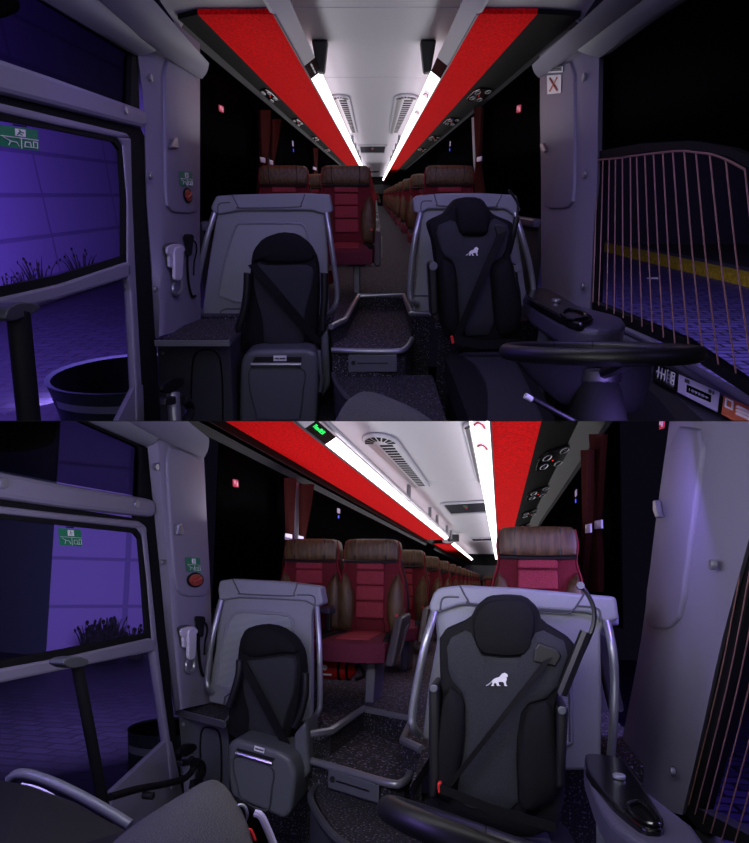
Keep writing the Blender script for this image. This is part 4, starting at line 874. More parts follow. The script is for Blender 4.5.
sign(B, -1.88, [(58, 528), (80.5, 529.5), (82, 546.5), (59.5, 545)], 'large green and white emergency sign on the glass of the lower door', 'exit')
# mirror arm seen through the top glass
tag(link('outside_mirror', MB(A).cushion([A.X(px, py, -1.75) for px, py in rnd([(-12, -6), (10, -6), (16, 6), (12, 13), (0, 18), (-12, 20)], 3, 2)], (1, 0, 0), .12, .05), 'matte'), 'black outside mirror head beyond the upper door glass', 'mirror')
tag(link('outside_mirror', MB(B).cushion([B.X(px, py, -2.15) for px, py in rnd([(-12, 416), (55, 416), (56, 432), (48, 446), (20, 452), (-12, 453)], 3, 2)], (1, 0, 0), .12, .05), 'matte'), 'black outside mirror head beyond the lower door glass', 'mirror')
# black grab posts in the doorway
def grab(V, x, top, bot, r, cap, rod, lab):
    o = thing('grab_post', lab, 'grab post')
    a, b = V.X(*top, x), V.X(*bot, x)
    link('post', MB(V).tube([a, b], r, 14), 'rubber', o)
    link('cap', MB(V).prism([V.X(px, py, x+.03) for px, py in cap], (-.06, 0, 0), .015, 3), 'darkgrey', o)
    if rod:
        link('arm', MB(V).tube([V.X(px, py, x+dx) for px, py, dx in rod], r*.75, 10), 'rubber', o)
        p = rod[1]; link('knob', MB(V).disc(V.X(p[0]+5, p[1]+6, x+p[2]), (1, 0, 0), r*.8, .05, 14, .01), 'black', o)
grab(A, -1.15, (18, 312), (31, 440), .036, rnd([(5, 318), (8, 308), (20, 302), (36, 303), (42, 307), (34, 314), (12, 322)]), None, 'black grab post with wide cap at the upper bus door')
grab(B, -1.5, (77, 664), (112, 850), .021, rnd([(62, 664), (66, 658), (80, 656), (90, 660), (88, 666), (72, 669)]), [(110, 797, 0), (138, 789, -.0), (165, 784, 0), (185, 778, 0), (193, 768, 0), (191, 758, 0)], 'black grab post with wide cap and side arm at the lower bus door')
def clamp(V, x, P, lab):
    o = thing('post_clamp', lab, 'bracket'); ox, oy, k = P; Q = lambda a, b, w=0: V.X(ox+(a-163)*k, oy+(b-376)*k, x+w)
    link('tube', MB(V).tube([Q(173, 392), Q(176, 440)], .04*k, 12), 'rail', o)
    link('head', MB(V).prism([Q(a, b, .02) for a, b in rnd([(163, 385), (174, 377), (184, 377), (185, 384), (178, 390), (170, 394), (163, 392)])], (-.03, 0, 0), .01, 3), 'rubber', o)
    link('collar', MB(V).prism([Q(a, b, .025) for a, b in [(166, 398), (184, 394), (184, 403), (166, 406)]], (-.04, 0, 0), .01, 3), 'black', o)
    link('handle', MB(V).tube([Q(183, 400, .01), Q(189, 404, .02), (Q(190, 412, .02)), Q(186, 419, .02), Q(176, 428, .02)], .032*k, 10), 'black', o)
clamp(A, -1.25, (163, 376, 1), 'black door handle clamp on a silver tube before the upper cabinet')
clamp(B, -1.62, (180, 743, .8), 'black door handle clamp on a silver tube before the lower cabinet')
# ------------------------------------------------------------------ driver's window, right
def dwindow(V, n, x, frame_o, pane, wires, lab):
    struct(n, MB(V).prism([V.X(px, py, x) for px, py in pane], (.01, 0, 0)), 'glassclear')
    mb = MB(V); k = len(frame_o)
    for i in range(k):
        j = (i+1) % k; mb.prism([V.X(*frame_o[i], x-.02), V.X(*frame_o[j], x-.02), V.X(*pane[j], x-.02), V.X(*pane[i], x-.02)], (.06, 0, 0))
    struct('trim_12', mb, 'matte')
    for i, (a, b) in enumerate(wires):
        m = ((a[0]+b[0])/2, (a[1]+b[1])/2)
        w = V.X(*a, x-.035), V.X(m[0]+(a[0]-b[0])*.06, m[1], x-.035), V.X(*b, x-.035)
        tag(link('window_wire', MB(V).tube(w, .004 if V is A else .0022, 6), 'wire'), lab, 'window wire', f'heating wires of the {UP[V.key]} driver window')
W = [((108, 88), (95, 500)), ((125, 85), (112, 510)), ((143, 84), (135, 522)), ((161, 82), (157, 533)), ((181, 80), (183, 545)), ((204, 76), (208, 557)), ((222, 74), (238, 570)), ((246, 71), (268, 585)), ((271, 68), (300, 602)), ((298, 65), (333, 620)), ((327, 62), (374, 640)), ((360, 61), (415, 658)), ((394, 65), (459, 680)), ((434, 70), (510, 705)), ((480, 85), (562, 732)), ((536, 115), (620, 760))]
s3 = 1/2.9
dwindow(A, 'window_5', 1.56, [(594, 152), (640, 144), (690, 141), (730, 148), (765, 164), (770, 410), (680, 350), (590, 311)], [(599, 160), (640, 152), (690, 149), (728, 156), (760, 174), (760, 394), (680, 338), (594, 302)],
    [((560+a*s3, 130+b*s3), (560+c*s3, 130+d*s3)) for (a, b), (c, d) in W], 'thin copper heating wire across the driver window of the upper bus')
mb = MB(A).tube([A.X(560+a*s3, 130+b*s3, 1.525) for (a, b), _ in W], .005, 6); tag(link('window_wire', mb, 'wire'), 'curved copper bus wire along the top of the upper driver window', 'window wire')
dwindow(B, 'window_6', .78, [(740, 515), (800, 500), (820, 870), (672, 822), (690, 740)], [(757, 560), (800, 540), (800, 862), (697, 808), (725, 700)],
    [((747, 536), (688.7, 805)), ((752, 560), (695, 814)), ((763, 560), (703, 823.7)), ((775, 560), (711, 833)), ((790, 560), (721, 842)), ((805, 560), (732, 852)), ((818, 560), (746, 860))], 'thin copper heating wire across the driver window of the lower bus')
# upper part of the driver's side window
struct('window_7', MB(A).prism([A.X(px, py, 1.58) for px, py in [(598, 58), (690, -10), (780, -10), (780, 170), (730, 147), (690, 140), (640, 143), (596, 151)]], (.01, 0, 0)), 'glassdark')
# curtains with tie bands at the window pillars
def curtain(V, x, pts, tie, lab):
    s = 1 if x < 0 else -1; o = thing('curtain', lab, 'curtain'); n = 9; rows = []
    for (xl, xr, y) in pts:
        row = []
        for i in range(n*2+1):
            t = i/(n*2); p = V.X(xl+(xr-xl)*t, y, x); p.x += s*(.03*math.cos(i*math.pi)*.5+.02); row.append(p)
        rows.append(row)
    mb = MB(V); mb.grid(rows, (s*-.01, 0, 0)); mb.sm = True; link('cloth', mb, 'curtain', o)
    (xl, xr, y) = tie; link('tie_band', MB(V).band([V.X(xl, y, x+s*.055), V.X(xr, y+1, x+s*.055)], (0, 0, .025), (s, 0, 0), .01), 'lilac', o)
curtain(A, -1.37, [(258, 268, 110), (258.5, 267.5, 135), (259.5, 264.5, 159), (258, 265, 175), (256, 266, 193)], (260, 264.5, 159.5), 'dark red tied curtain left of the first upper left window post')
curtain(A, -1.37, [(270, 279, 119), (270, 276, 140), (269.5, 272, 161.5), (270, 275, 172), (270, 278, 185)], (269, 272.5, 162), 'dark red tied curtain right of the first upper left window post')
curtain(A, -1.37, [(312, 317, 148), (313, 316, 165), (312, 317, 180)], (313, 316, 168), 'narrow dark red curtain far along the upper left windows')
curtain(A, 1.42, [(484, 476, 107), (482.5, 477, 135), (481, 478.5, 158), (483, 477, 175), (486, 477, 193)], (482, 477.5, 158.5), 'dark red tied curtain at the upper right window behind the driver')
curtain(B, -1.76, [(284, 293, 478), (284.5, 291.5, 500), (286, 290, 536), (283, 291, 556), (280, 292, 582)], (285, 291, 536.5), 'dark red tied curtain left of the first lower left window post')
curtain(B, -1.76, [(299, 311, 484), (299, 307, 510), (299, 302, 538), (299, 303, 545), (298, 304, 560)], (298, 302.5, 538.5), 'dark red tied curtain right of the first lower left window post')
curtain(B, .64, [(608, 594, 434), (605, 596, 470), (601, 596, 524), (604, 592, 560), (604, 588, 592)], (603, 596, 524), 'broad dark red tied curtain at the lower right window')
curtain(B, .56, [(594, 586, 450), (593, 587, 480), (592, 588, 528), (589, 582, 565), (585, 580, 592)], (592, 587, 528), 'slim dark red tied curtain further back at the lower right window')
for V, x, q, nm in ((A, -1.43, [(267.3, 118), (269.8, 120), (270, 170), (266.5, 170)], 'trim_13'), (B, -1.83, [(293, 481), (298.5, 485), (298.5, 570), (292, 570)], 'trim_14'), (A, 1.48, [(473.5, 118), (476, 117), (478, 180), (476, 180)], 'trim_15'), (B, .7, [(594, 500), (597, 496), (600, 592), (588, 592)], 'trim_16')):
    struct(nm, MB(V).prism([V.X(a, b, x) for a, b in q], (.03 if x < 0 else -.03, 0, 0)), 'pillar')
# small blue lamps at the windows
for V, x, a, b, w in ((A, -1.38, 293, 146, 'upper left'), (A, 1.43, 450, 146, 'upper right'), (B, -1.77, 338.5, 513, 'lower left'), (B, .63, 576, 496, 'lower right')):
    s = 1 if x < 0 else -1
    o = thing('window_tag', f'small blue and white tag on the second {w} window', 'window tag')
    c = V.X(a, b, x); h = .1 if V is A else .07
    link('plate', MB(V).box(c+Vector((0, 0, h*.35)), (.004, h*1.6, h*.75)), 'lilac', o); link('dot', MB(V).disc(c+Vector((0, 0, -h*.6)), (s, 0, 0), h*.25, .006, 10), 'bluelite', o)
# ------------------------------------------------------------------ driver's surroundings
def torus(V, c, u, w, R, r, seg=56):
    return MB(V).tube([Vector(c)+Vector(u)*R*math.cos(t)+Vector(w)*R*math.sin(t) for t in (2*math.pi*k/seg for k in range(seg))], r, 14, False, True)
def wheel(V, c, n, R, r, hub, hubd, lab):
    n = Vector(n).normalized(); u = Vector((1, 0, 0)); u = (u-n*u.dot(n)).normalized(); w = n.cross(u)
    o = thing('steering_wheel', lab, 'steering wheel')
    link('rim', torus(V, c, u, w, R, r), 'black', o)
    for a in (20, 160, 270):
        t = math.radians(a); e = c+(u*math.cos(t)+w*math.sin(t))*R; link('spoke', MB(V).tube([c-n*R*.25, c.lerp(e, .5)-n*R*.15, e], r*.8, 8), 'black', o)
    link('hub', MB(V).disc(c-n*R*.32, n, R*.3, R*.16, 24, .01), 'black', o)
    link('column', MB(V).tube([c-n*R*.3, c-n*R*1.2+Vector((0, -R*.5, 0))], R*.25, 14, r2=R*.4), 'matte', o)
    if hub:
        f = front(V, hubd); link('column_cover', MB(V).cushion(f.L(rnd(hub)), (0, -1, 0), .12, .03), 'matte', o)
    for a in (75, 105): 
        t = math.radians(a); e = c+(u*math.cos(t)+w*math.sin(t))*R; d_ = (u*-math.sin(t)+w*math.cos(t))
        link('rim_seam', MB(V).disc(e-d_*.002, d_, r*1.03, .004, 14), 'matte', o)
cA = A.D(598, 352, 2.2); rA = 97/600*2.0
wheel(A, cA, (0, .17, 1), rA, .027, [(512, 357), (652, 360), (650, 385), (642, 410), (605, 417), (562, 406), (532, 380)], 2.15, 'black steering wheel at the upper driver place')
cB = B.D(512, 853, 1.3); ub = Vector((1, .12, -.3)).normalized(); vb = cB.normalized()+Vector((0, 0, .05)); nb = ub.cross(vb).normalized()
if nb.z < 0: nb = -nb
wheel(B, cB, nb, .262, .026, None, 0, 'black steering wheel rim at the lower driver place')
o = thing('control_stalk', 'black control stalk with white tip below the upper steering wheel', 'stalk')
f = front(A, 2.0)
link('stem', MB(A).tube(f.L([(533, 399), (562, 415), (590, 430)]), .010, 10), 'black', o); link('tip', MB(A).tube(f.L([(525, 395.5), (532, 399.5)], .0), .010, 10), 'signwhite', o)
# side ledge with the small panels, right of the upper wheel
L = level(A, -.86)
o = thing('side_ledge', 'lilac grey ledge under the driver window of the upper bus', 'ledge')
link('shelf', MB(A).prism(L.L([(560, 327), (590, 307), (598, 305), (770, 408), (790, 440), (720, 440), (660, 385), (600, 340)]), (0, 0, -.12), .02, 3), 'trimrail', o)
link('lip', MB(A).tube(L.L([(598, 318), (660, 349), (720, 384), (770, 414)], .01), .022, 10), 'pillar', o)
link('base', MB(A).prism(L.L([(575, 330), (600, 322), (770, 425), (790, 450), (700, 450), (660, 400), (610, 352)]), (0, 0, -.7)), 'shell', o)
L2 = level(A, -.83)
def plate(nm, q, m, par, off=0, th=.012): return link(nm, MB(A).prism(L2.L(q, off), (0, 0, -th), .003), m, par)
o = thing('shift_panel', 'black panel with a white gear grid right of the upper wheel', 'panel')
q = [(655, 361.5), (677, 372), (675, 390), (653, 378)]; plate('plate', q, 'gloss', o)
P = lambda u, v, of=.004: L2(q[0][0]+(q[1][0]-q[0][0])*u+(q[3][0]-q[0][0])*v, q[0][1]+(q[1][1]-q[0][1])*u+(q[3][1]-q[0][1])*v, of)
g = MB(A)
for a, b in (((.12, .5), (.5, .5)), ((.2, .2), (.2, .8)), ((.35, .2), (.35, .8)), ((.5, .2), (.5, .8))): g.tube([P(*a), P(*b)], .0035, 5)
for v in (.15, .4, .65): g.tube([P(.6, v), P(.75, v), P(.75, v+.18), P(.6, v+.18)], .003, 5, False, True); g.tube([P(.8, v), P(.92, v), P(.92, v+.18), P(.8, v+.18)], .003, 5, False, True)
link('drawing', g, 'signwhite', o)
o = thing('clock_panel', 'lilac panel with a black display right of the upper wheel', 'panel')
q = [(679, 374), (720, 392), (718, 410), (678, 390)]; plate('plate', q, 'lilac', o)
D = [P(.2, .42, .003), P(.8, .42, .003), P(.8, .86, .003), P(.2, .86, .003)]; dd = link('display', MB(A).prism(D, (0, 0, -.004)), 'gloss', o)
x = D[1]-D[0]; y = D[0]-D[3]
link('digits', text_mb(A, '10950+', x.length*.27, D[3]+x*.05+y*.25+Vector((0, 0, .002)), x, y), 'lilac', dd)
g = MB(A)
for u in (.16, .2, .24, .74, .78, .84): g.tube([P(u, .14), P(u, .3)], .004, 5)
link('mark', g, 'darkgrey', o)
o = thing('warning_sticker', 'orange and white sticker at the right end of the upper ledge', 'sticker')
q = [(724, 395), (770, 416), (768, 437), (722, 412)]; plate('sheet', q, 'orange', o)
g = MB(A)
for v in (.3, .5, .7): g.tube([P(.3, v), P(.9, v)], .006, 5)
g.tube([P(.06, .15), P(.2, .15), P(.2, .6), P(.06, .6)], .005, 5, False, True)
link('lettering', g, 'signwhite', o)
def console(V, h, pad, body, joy, cup, post, lab):
    L = level(V, h); o = thing('side_console', lab, 'console'); k = 1 if V is A else .62
    link('body', MB(V).prism(L.L(rnd(body), -.03*k), (0, 0, -.13*k), .03*k, 3), 'trimrail', o)
    link('pad', MB(V).prism(L.L(rnd(pad)), (0, 0, -.05*k), .02*k, 3), 'gloss', o)
    c = L(*joy); link('joystick', MB(V).disc(c+Vector((0, 0, .0)), (0, 0, 1), .03*k, .02*k, 14, .005), 'rail', o)
    c = [L(*p, .005) for p in cup]; link('cup_ring', MB(V).tube(c, .01*k, 8, True, True), 'gloss', o)
    link('post', MB(V).tube([L(*post, -.1*k), L(*post, -.1*k)+Vector((0, 0, -.6))], .05*k, 12), 'seatbox', o)
console(A, -.62, [(524, 294), (529, 288), (548, 287.5), (568, 299), (592, 314), (594.5, 319), (582, 323.5), (566, 319), (534, 302)],
    [(522, 296), (530, 291), (590, 308), (622, 316), (628, 324), (606, 330), (570, 327), (536, 308)], (556, 302), [(562, 313), (570, 309.5), (584, 313), (586, 317), (576, 319.5), (566, 318)], (548, 318), 'lilac grey side console with glossy black pad beside the upper driver seat')
console(B, -.56, [(584, 755), (588, 752.5), (622, 756), (640, 780), (655, 803), (665, 820), (662.5, 829), (643, 827.5), (626, 815), (610, 801), (586.5, 771)],
    [(582, 760), (590, 756), (640, 785), (664, 803), (700, 830), (720, 880), (680, 870), (648, 846), (616, 828), (596, 800)], (619, 778.5), [(628, 805), (640, 802), (654, 814), (658, 824), (646, 823), (634, 815)], (608, 815), 'lilac grey side console with glossy black pad beside the lower driver seat')
# dashboard corners
f = front(A, 2.6)
o = thing('dashboard', 'grained grey dashboard hump at the bottom edge of the upper bus', 'dashboard')
link('hump', MB(A).cushion([A.D(x, y, 2.6-.004*(y-390)) for x, y in rnd([(330, 430), (345, 402), (360, 392), (376, 393), (415, 409), (445, 430)])], (0, -.5, 1), .3, .02), 'hump', o)
f = front(B, 1.35)
o = thing('dashboard', 'dark dashboard corner with grey hump and silver bar at the lower left', 'dashboard')
link('top', MB(B).prism([B.D(x, y, d) for x, y, d in [(-10, 777, 1.5), (30, 784, 1.5), (75, 801, 1.5), (130, 832, 1.45), (150, 870, 1.2), (-10, 870, 1.2)]], (0, .05, -.2), .01), 'black', o)
link('silver_bar', MB(B).tube([B.D(x, y, 1.55) for x, y in [(10, 780), (18, 774.5), (32, 775.5), (62, 787), (100, 807), (130, 825.5)]], .016, 10), 'seatbox', o)
link('bar_edge', MB(B).tube([B.D(x, y, 1.5) for x, y in [(22, 784), (45, 791), (85, 817), (92, 822)]], .004, 6), 'lilac', o)
link('hump', MB(B).cushion([B.D(x, y, 1.3-.003*(y-790)) for x, y in rnd([(90, 868), (128, 833), (160, 812), (205, 784.5), (217, 782), (229, 790), (245, 815), (260, 868)])], (0, -.6, 1), .25, .03), 'hump', o)
link('switch_panel', MB(B).prism([B.D(x, y, 1.25) for x, y in [(229, 796), (240, 797), (262, 812), (282, 870), (250, 870)]], (0, .1, -.1), .01), 'matte', o)
link('switch_ring', MB(B).tube([B.D(241+6*math.cos(t), 814+9*math.sin(t), 1.235) for t in (k*math.pi/6 for k in range(12))], .004, 6, True, True), 'rail', o)
link('red_button', MB(B).prism([B.D(x, y, 1.235) for x, y in [(244, 828), (251, 830), (256, 842), (248, 842)]], (0, .01, 0), .003), 'buckle', o)
link('red_lamp', MB(B).prism([B.D(x, y, 1.235) for x, y in [(234, 811), (236, 811), (238, 818), (236, 818)]], (0, .01, 0), .001), 'buckle', o)
link('rim_strip', MB(B).tube([B.D(x, y, 1.22) for x, y in [(255, 813), (261, 816), (267, 828), (276, 850)]], .008, 8), 'lilac', o)
# fire extinguisher lying under the front left seats of the lower bus
c = B.D(333, 669, 4.3); o = thing('fire_extinguisher', 'red fire extinguisher with white emblem under the front left passenger seats', 'fire extinguisher')
link('body', MB(B).tube([c+Vector((-.1, 0, 0)), c+Vector((.12, 0, 0))], .075, 16), 'ext', o)
link('cap', MB(B).tube([c+Vector((.12, 0, 0)), c+Vector((.17, 0, 0))], .075, 16, r2=.03), 'ext', o)
[link('strap', MB(B).tube([c+Vector((v, 0, 0)), c+Vector((v+.02, 0, 0))], .079, 16, False), 'matte', o) for v in (.05, .11)]
link('hose', MB(B).tube([c+Vector((.16, 0, 0)), c+Vector((.2, -.03, .04)), c+Vector((.24, -.03, -.03)), c+Vector((.18, -.05, -.06))], .012, 8), 'matte', o)
e = c+Vector((-.03, -.078, .02)); link('emblem', MB(B).disc(e+Vector((-.01, 0, 0)), (0, -1, 0), .02, .004, 14), 'signwhite', o)
link('lettering', MB(B).box(e+Vector((0, .004, -.05)), (.08, .006, .012)), 'signwhite', o)
c = A.D(321, 277, 6.7); o = thing('fire_extinguisher', 'red fire extinguisher under the front left seats of the upper bus', 'fire extinguisher')
link('body', MB(A).tube([c+Vector((-.1, 0, 0)), c+Vector((.1, 0, 0))], .07, 16), 'ext', o); link('cap', MB(A).tube([c+Vector((.1, 0, 0)), c+Vector((.15, 0, 0))], .07, 16, r2=.03), 'ext', o)
# fold-down table seen between the front left seats of the lower bus
c = B.D(327, 610, 4.45); o = thing('seat_table', 'dark fold down table beside the front left window seat', 'table')
link('table_top', MB(B).box(c, (.1, .2, .05), .012), 'trimrail', o); link('bracket', MB(B).box(c+Vector((0, .05, -.13)), (.04, .05, .22), .005), 'black', o)
# ------------------------------------------------------------------ outside
def tuft(V, c, h, w, n, lab):
    mb = MB(V); c = Vector(c); rr = random.Random(int(abs(c.x*100+c.y*10)))
    for i in range(n):
        a = rr.uniform(-1, 1); b = rr.uniform(-1, 1); s = c+Vector((b*w*.3, a*w*.4, 0)); e = c+Vector((b*w*.6, a*w, h*rr.uniform(.5, 1)))
        mb.tube([s, s.lerp(e, .5)+Vector((0, 0, h*.15)), e], h*.03, 4, True, r2=h*.006)
        if i % 2:
            mb.disc(e, (1, rr.uniform(-.5, .5), rr.uniform(-.3, .3)), h*.06, h*.02, 6)
    tag(link('plant', mb, 'plant'), lab, 'plant')
GA, GB = DIM['A']['ground'], DIM['B']['ground']
# upper scene: house wall along the left, paving, planted bed; road and kerb on the right
yA = A.X(160, 200, -9.2).y
struct('wall_house', MB(A).prism([(-9.2, 2, GA), (-9.2, yA, GA), (-9.2, yA, 8), (-9.2, 2, 8)], (-.3, 0, 0)), 'wallextA')
struct('ground_left', MB(A).prism([(-30, 2, GA), (-1.6, 2, GA), (-1.6, yA, GA), (-30, yA, GA)], (0, 0, -.1)), 'paveA')
struct('ground_bed', MB(A).prism([(-9.2, 4, GA), (-7.9, 4, GA), (-7.9, yA, GA), (-9.2, yA, GA)], (0, 0, .22), .03), 'soil')
for i, (x, y, h, n, lab) in enumerate(((2, 272, .5, 16, 'dark grass tuft by the wall at the left edge of the upper door glass'), (22, 270, .55, 18, 'dark grass tuft in the bed below the upper exit sign'), (34, 268, .75, 16, 'taller dark grass tuft in the bed of the upper scene'), (79, 260, .75, 18, 'dark weed with small flower heads near the upper door edge'))):
    p = A.X(x, y, -8.7); tuft(A, (p.x, p.y, GA+.2), h, h*.8, n, lab)
yK = A.X(592, 250, 10.6).y
struct('road', MB(A).prism([(1.8, 2, GA), (10.6, 2, GA), (10.6, yK, GA), (1.8, yK, GA)], (0, 0, -.1)), 'roadA')
struct('kerb', MB(A).prism([(10.6, 2, GA-.1), (10.6, 2, GA+.26), (11.1, 2, GA+.3), (11.1, 2, GA-.1)], (0, yK-2, 0)), 'yellow')
struct('kerb_stone', MB(A).prism([(11.1, 2, GA-.1), (11.1, 2, GA+.32), (11.6, 2, GA+.32), (11.6, 2, GA-.1)], (0, yK-2, 0)), 'kerbgrey')
struct('verge', MB(A).prism([(11.6, 2, GA+.2), (30, 2, GA+.2), (30, yK, GA+.2), (11.6, yK, GA+.2)], (0, 0, -.1)), 'soil')
p = level(A, GA+.02)(652, 278.5); tag(link('paper_scrap', MB(A).prism([p+Vector(q) for q in ((-.2, -.1, 0), (.15, -.14, 0), (.22, .1, .02), (-.1, .16, 0))], (0, 0, .012), .003), 'signwhite'), 'white scrap of paper lying on the road before the yellow kerb', 'paper')
def tub(V, px, rx, h, ht, lab):
    L = level(V, h); c = L(*px); r = abs((L(px[0]+rx, px[1])-c).length)*.97; o = thing('tub', lab, 'tub')
    def lathe(pr, m, nm, a0=0, a1=360):
        n = 32; rows = []
        for rr, z in pr: rows.append([c+Vector((rr*r*math.cos(t), rr*r*math.sin(t), z)) for t in (math.radians(a0+(a1-a0)*k/n) for k in range(n+1))])
        mb = MB(V); mb.grid(rows); mb.sm = True; link(nm, mb, m, o)
    lathe([(1, 0), (.93, -ht), (0, -ht)], 'tub', 'body'); lathe([(.95, -.01), (.9, -ht*.97)], 'matte', 'lining')
    lathe([(1.0, .012), (1.015, 0), (1.0, -.012), (.95, -.01), (1.0, .012)], 'tub', 'rim')
    lathe([(1.005, -.13), (1.0, -.21)], 'tubstripe', 'stripe', 230, 380); lathe([(1.0, -.3), (.99, -.42)], 'tubstripe', 'emblem', 285, 335)
tub(A, (131, 372), 80, -1.8, .5, 'dark green round tub with pale stripe outside the upper door')
tub(B, (171, 727), 42, -1.75, .55, 'dark green round tub with pale stripe outside the lower door')
# lower scene
q = B.H(46, 656, DIM['B']['ground']); yaw = math.radians(52); dr = Vector((math.sin(yaw), math.cos(yaw), 0)); nn = Vector((-dr.y, dr.x, 0))
c0 = Vector((q.x, q.y, GB)); r_ = B.ray(178, 600); LW = (c0.y*r_.x/r_.y-c0.x)/(dr.x-dr.y*r_.x/r_.y)
struct('wall_house', MB(B).prism([c0, c0+dr*LW, c0+dr*LW+Vector((0, 0, 7)), c0+Vector((0, 0, 7))], nn*.4), 'wallextB')
struct('wall_dark', MB(B).prism([c0-Vector((8, -1.5, 0)), c0-Vector((.01, 0, 0)), c0+Vector((-.01, 0, 7)), c0-Vector((8, -1.5, -7))], (0, .4, 0)), 'teal')
struct('ground_left', MB(B).prism([(-30, .8, GB), (-1.95, .8, GB), (-1.95, 30, GB), (-30, 30, GB)], (0, 0, -.1)), 'paveB')
struct('road', MB(B).prism([(.85, .5, GB), (9, .5, GB), (9, 20, GB), (.85, 20, GB)], (0, 0, -.1)), 'roadB')
for i, (x, h, n, lab) in enumerate(((93, .9, 60, 'dark leafy bush left of the others behind the lower door glass'), (108, 1.05, 70, 'tallest dark leafy bush at the foot of the purple wall'), (138, .85, 55, 'dark leafy bush near the right edge of the lower door glass'))):
    p = B.ray(x, 640); k = p.x/p.y; t_ = (c0.y*k-c0.x)/(dr.x-dr.y*k); p = (c0+dr*t_)*.93; tuft(B, (p.x, p.y, GB), h*1.1, h*.55, n, lab)
# ------------------------------------------------------------------ the lamps and added fill lights
def area(V, name, loc, to, sx, sy, power, rgb):
    l = bpy.data.lights.new(name, 'AREA'); l.shape = 'RECTANGLE'; l.size = sx; l.size_y = sy; l.energy = power; l.color = rgb
    o = bpy.data.objects.new(name, l); COL.objects.link(o)
    d = (V.R @ (Vector(to)-Vector(loc))).normalized(); up = V.R @ Vector((0, 1, 0))
    z = -d; x = up.cross(z)
    if x.length < .01: x = Vector((1, 0, 0))
    x.normalize(); y = z.cross(x)
    m = Matrix((x, y, z)).transposed().to_4x4(); m.translation = V.world(loc); o.matrix_world = m
    return o
PUR = (.34, .22, 1.0); NIGHT = (.29, .175, 1.0); COOL = (.93, .93, 1.0)
for V in (A, B):
    d = DIM[V.key]; k = V.key
    for R in ((RA1, RA2) if k == 'A' else (RB1, RB2)):
        x = (R[1]['red'][0]+R[1]['lo'][0])/2; n = 30 if k == 'A' else 16.5; y0 = 5.2 if k == 'A' else 3.4
        area(V, 'rack_fill', (x, y0+n/2, .34), (x, y0+n/2, 2), .3, n, 70 if k == 'A' else 50, (1, .97, 1))  # added fill below each rack, brightens the red felt from underneath
area(A, 'cabin_lamp', (0, 2.3, 1.38), (0, 4.6, -.8), 1.6, .4, 20, COOL)
area(B, 'cabin_lamp', (-.5, 1.3, .28), (-.5, 3.4, -.9), 1.8, .25, 17, COOL)
area(A, 'front_lamp', (-.3, -1.4, 1.5), (-.2, 5, .2), 2.4, 1.2, 11, COOL)
area(B, 'front_lamp', (-.6, -1.4, -.4), (-.6, 4, -.1), 2.4, 1.0, 24, COOL)
area(A, 'purple_fill', (1.1, 3.0, 1.05), (-1.4, 4.4, -.1), .5, .3, 12, PUR)  # unseen purple fills added in the cabin to colour the pillars
area(A, 'purple_fill', (-1.1, 3.0, 1.05), (1.45, 4.3, -.1), .5, .3, 12, PUR)
area(A, 'side_fill', (2.4, .6, .9), (1.4, 3.5, .4), .8, .8, 5, PUR)  # purple fill added outside the cabin, no lamp stands there
area(B, 'purple_fill', (.5, 2.0, .42), (-1.8, 3.9, -.1), .4, .2, 10, PUR)  # same added purple fills for the lower pillars
area(B, 'purple_fill', (-1.6, 1.0, .15), (.66, 2.8, 0), .4, .2, 10, PUR)
area(B, 'side_fill', (-3.2, .6, -.1), (-1.8, 3, 0), .8, .4, 8, PUR)  # purple fill added beside the lower door
area(A, 'wall_fill', (-4.5, 8, 3), (-9, 11, 0), 4, 2, 2500, (.34, .2, 1))  # unseen light added to brighten the house wall
area(A, 'road_fill', (4, 8, 4), (8, 12, -2), 3, 2, 900, (.6, .55, 1))  # unseen light added to brighten the road and kerb
area(B, 'wall_fill', (-5, 7, 1.2), (-12, 12, 0), 3, 2, 1300, (.48, .36, 1))
area(B, 'road_fill', (2.6, 2.5, .3), (2.6, 4, -2.3), 2, 1, 200, (.4, .3, 1))
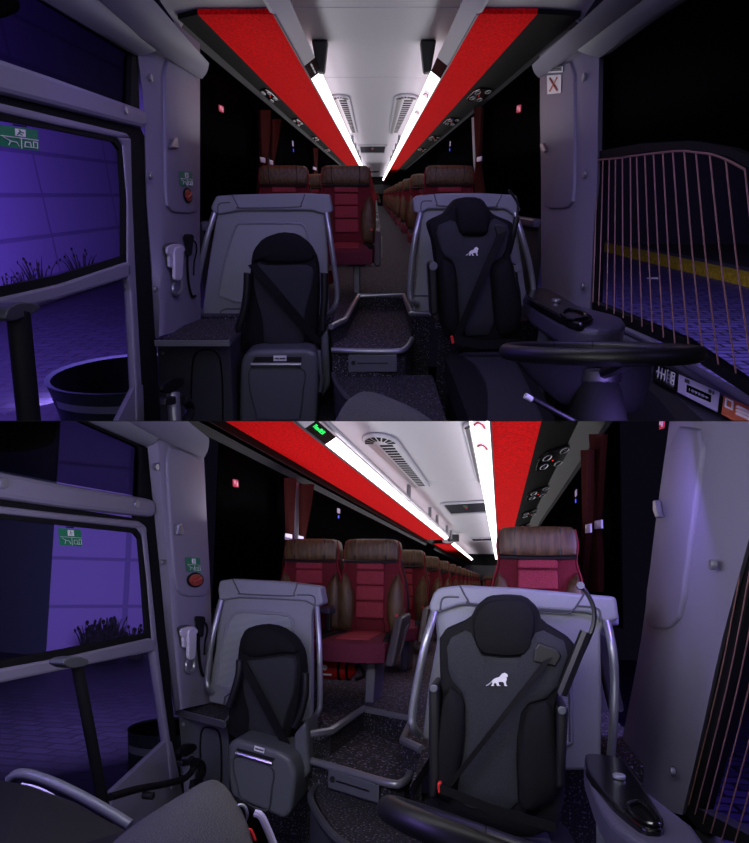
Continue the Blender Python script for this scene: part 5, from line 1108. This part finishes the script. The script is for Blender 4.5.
# thin board added between the two scenes to stop light leaking across
t = (CY-421)/F
def divider(nm, a, b):
    f = lambda x, s: Vector((0, 0, CAMZ))+(B.M @ Vector((x, s*t, -s)))
    me = bpy.data.meshes.new(nm); bm = bmesh.new(); th = CUTN*.0004
    v = [[bm.verts.new(p+o) for p in (f(-40, a), f(40, a), f(40, b), f(-40, b))] for o in (th, -th)]
    bm.faces.new(v[0]); bm.faces.new(v[1][::-1])
    for i in range(4): bm.faces.new((v[0][i], v[1][i], v[1][(i+1) % 4], v[0][(i+1) % 4]))
    bm.to_mesh(me); bm.free(); me.materials.append(M['matte']); o = bpy.data.objects.new(nm, me); COL.objects.link(o); o['kind'] = 'structure'; o['_s'] = 1
divider('light_divider', .8, 60); divider('light_divider_rear', -6, -.3)
# ------------------------------------------------------------------ finish: origins, and the cut along the divider that parts the two scenes
bpy.context.view_layer.update()
for o in list(bpy.data.objects):
    if o.parent is None and o.type in ('EMPTY', 'MESH') and '_s' not in o: settle(o)
for o in bpy.data.objects:
    if '_s' in o: del o['_s']
bpy.context.view_layer.update()
C0 = Vector((0, 0, CAMZ))
for o, k in list(KEY.items()):
    sg = 1 if k == 'A' else -1
    mw = o.matrix_world; ds = [sg*((mw @ v.co)-C0).dot(CUTN) for v in o.data.vertices]
    if not ds or max(ds) <= 1e-4: bpy.data.objects.remove(o, do_unlink=True); continue
    if min(ds) >= 0: continue
    if o.data.users > 1: o.data = o.data.copy()
    bm = bmesh.new(); bm.from_mesh(o.data); iv = mw.inverted()
    n = (mw.to_3x3().transposed() @ CUTN)
    r = bmesh.ops.bisect_plane(bm, geom=bm.verts[:]+bm.edges[:]+bm.faces[:], plane_co=iv @ (C0+CUTN*.0006*sg), plane_no=n, clear_inner=(sg > 0), clear_outer=(sg < 0))
    bm.to_mesh(o.data); bm.free()
for _ in range(2):
    for o in list(bpy.data.objects):
        if o.type == 'EMPTY' and not kids(o): bpy.data.objects.remove(o, do_unlink=True)
w = bpy.data.worlds.new('night'); SC.world = w; w.use_nodes = True
w.node_tree.nodes['Background'].inputs[0].default_value = (.010, .008, .02, 1); w.node_tree.nodes['Background'].inputs[1].default_value = .25
SC.view_settings.view_transform = 'Standard'; SC.view_settings.look = 'None'; SC.view_settings.exposure = 0; SC.view_settings.gamma = 1
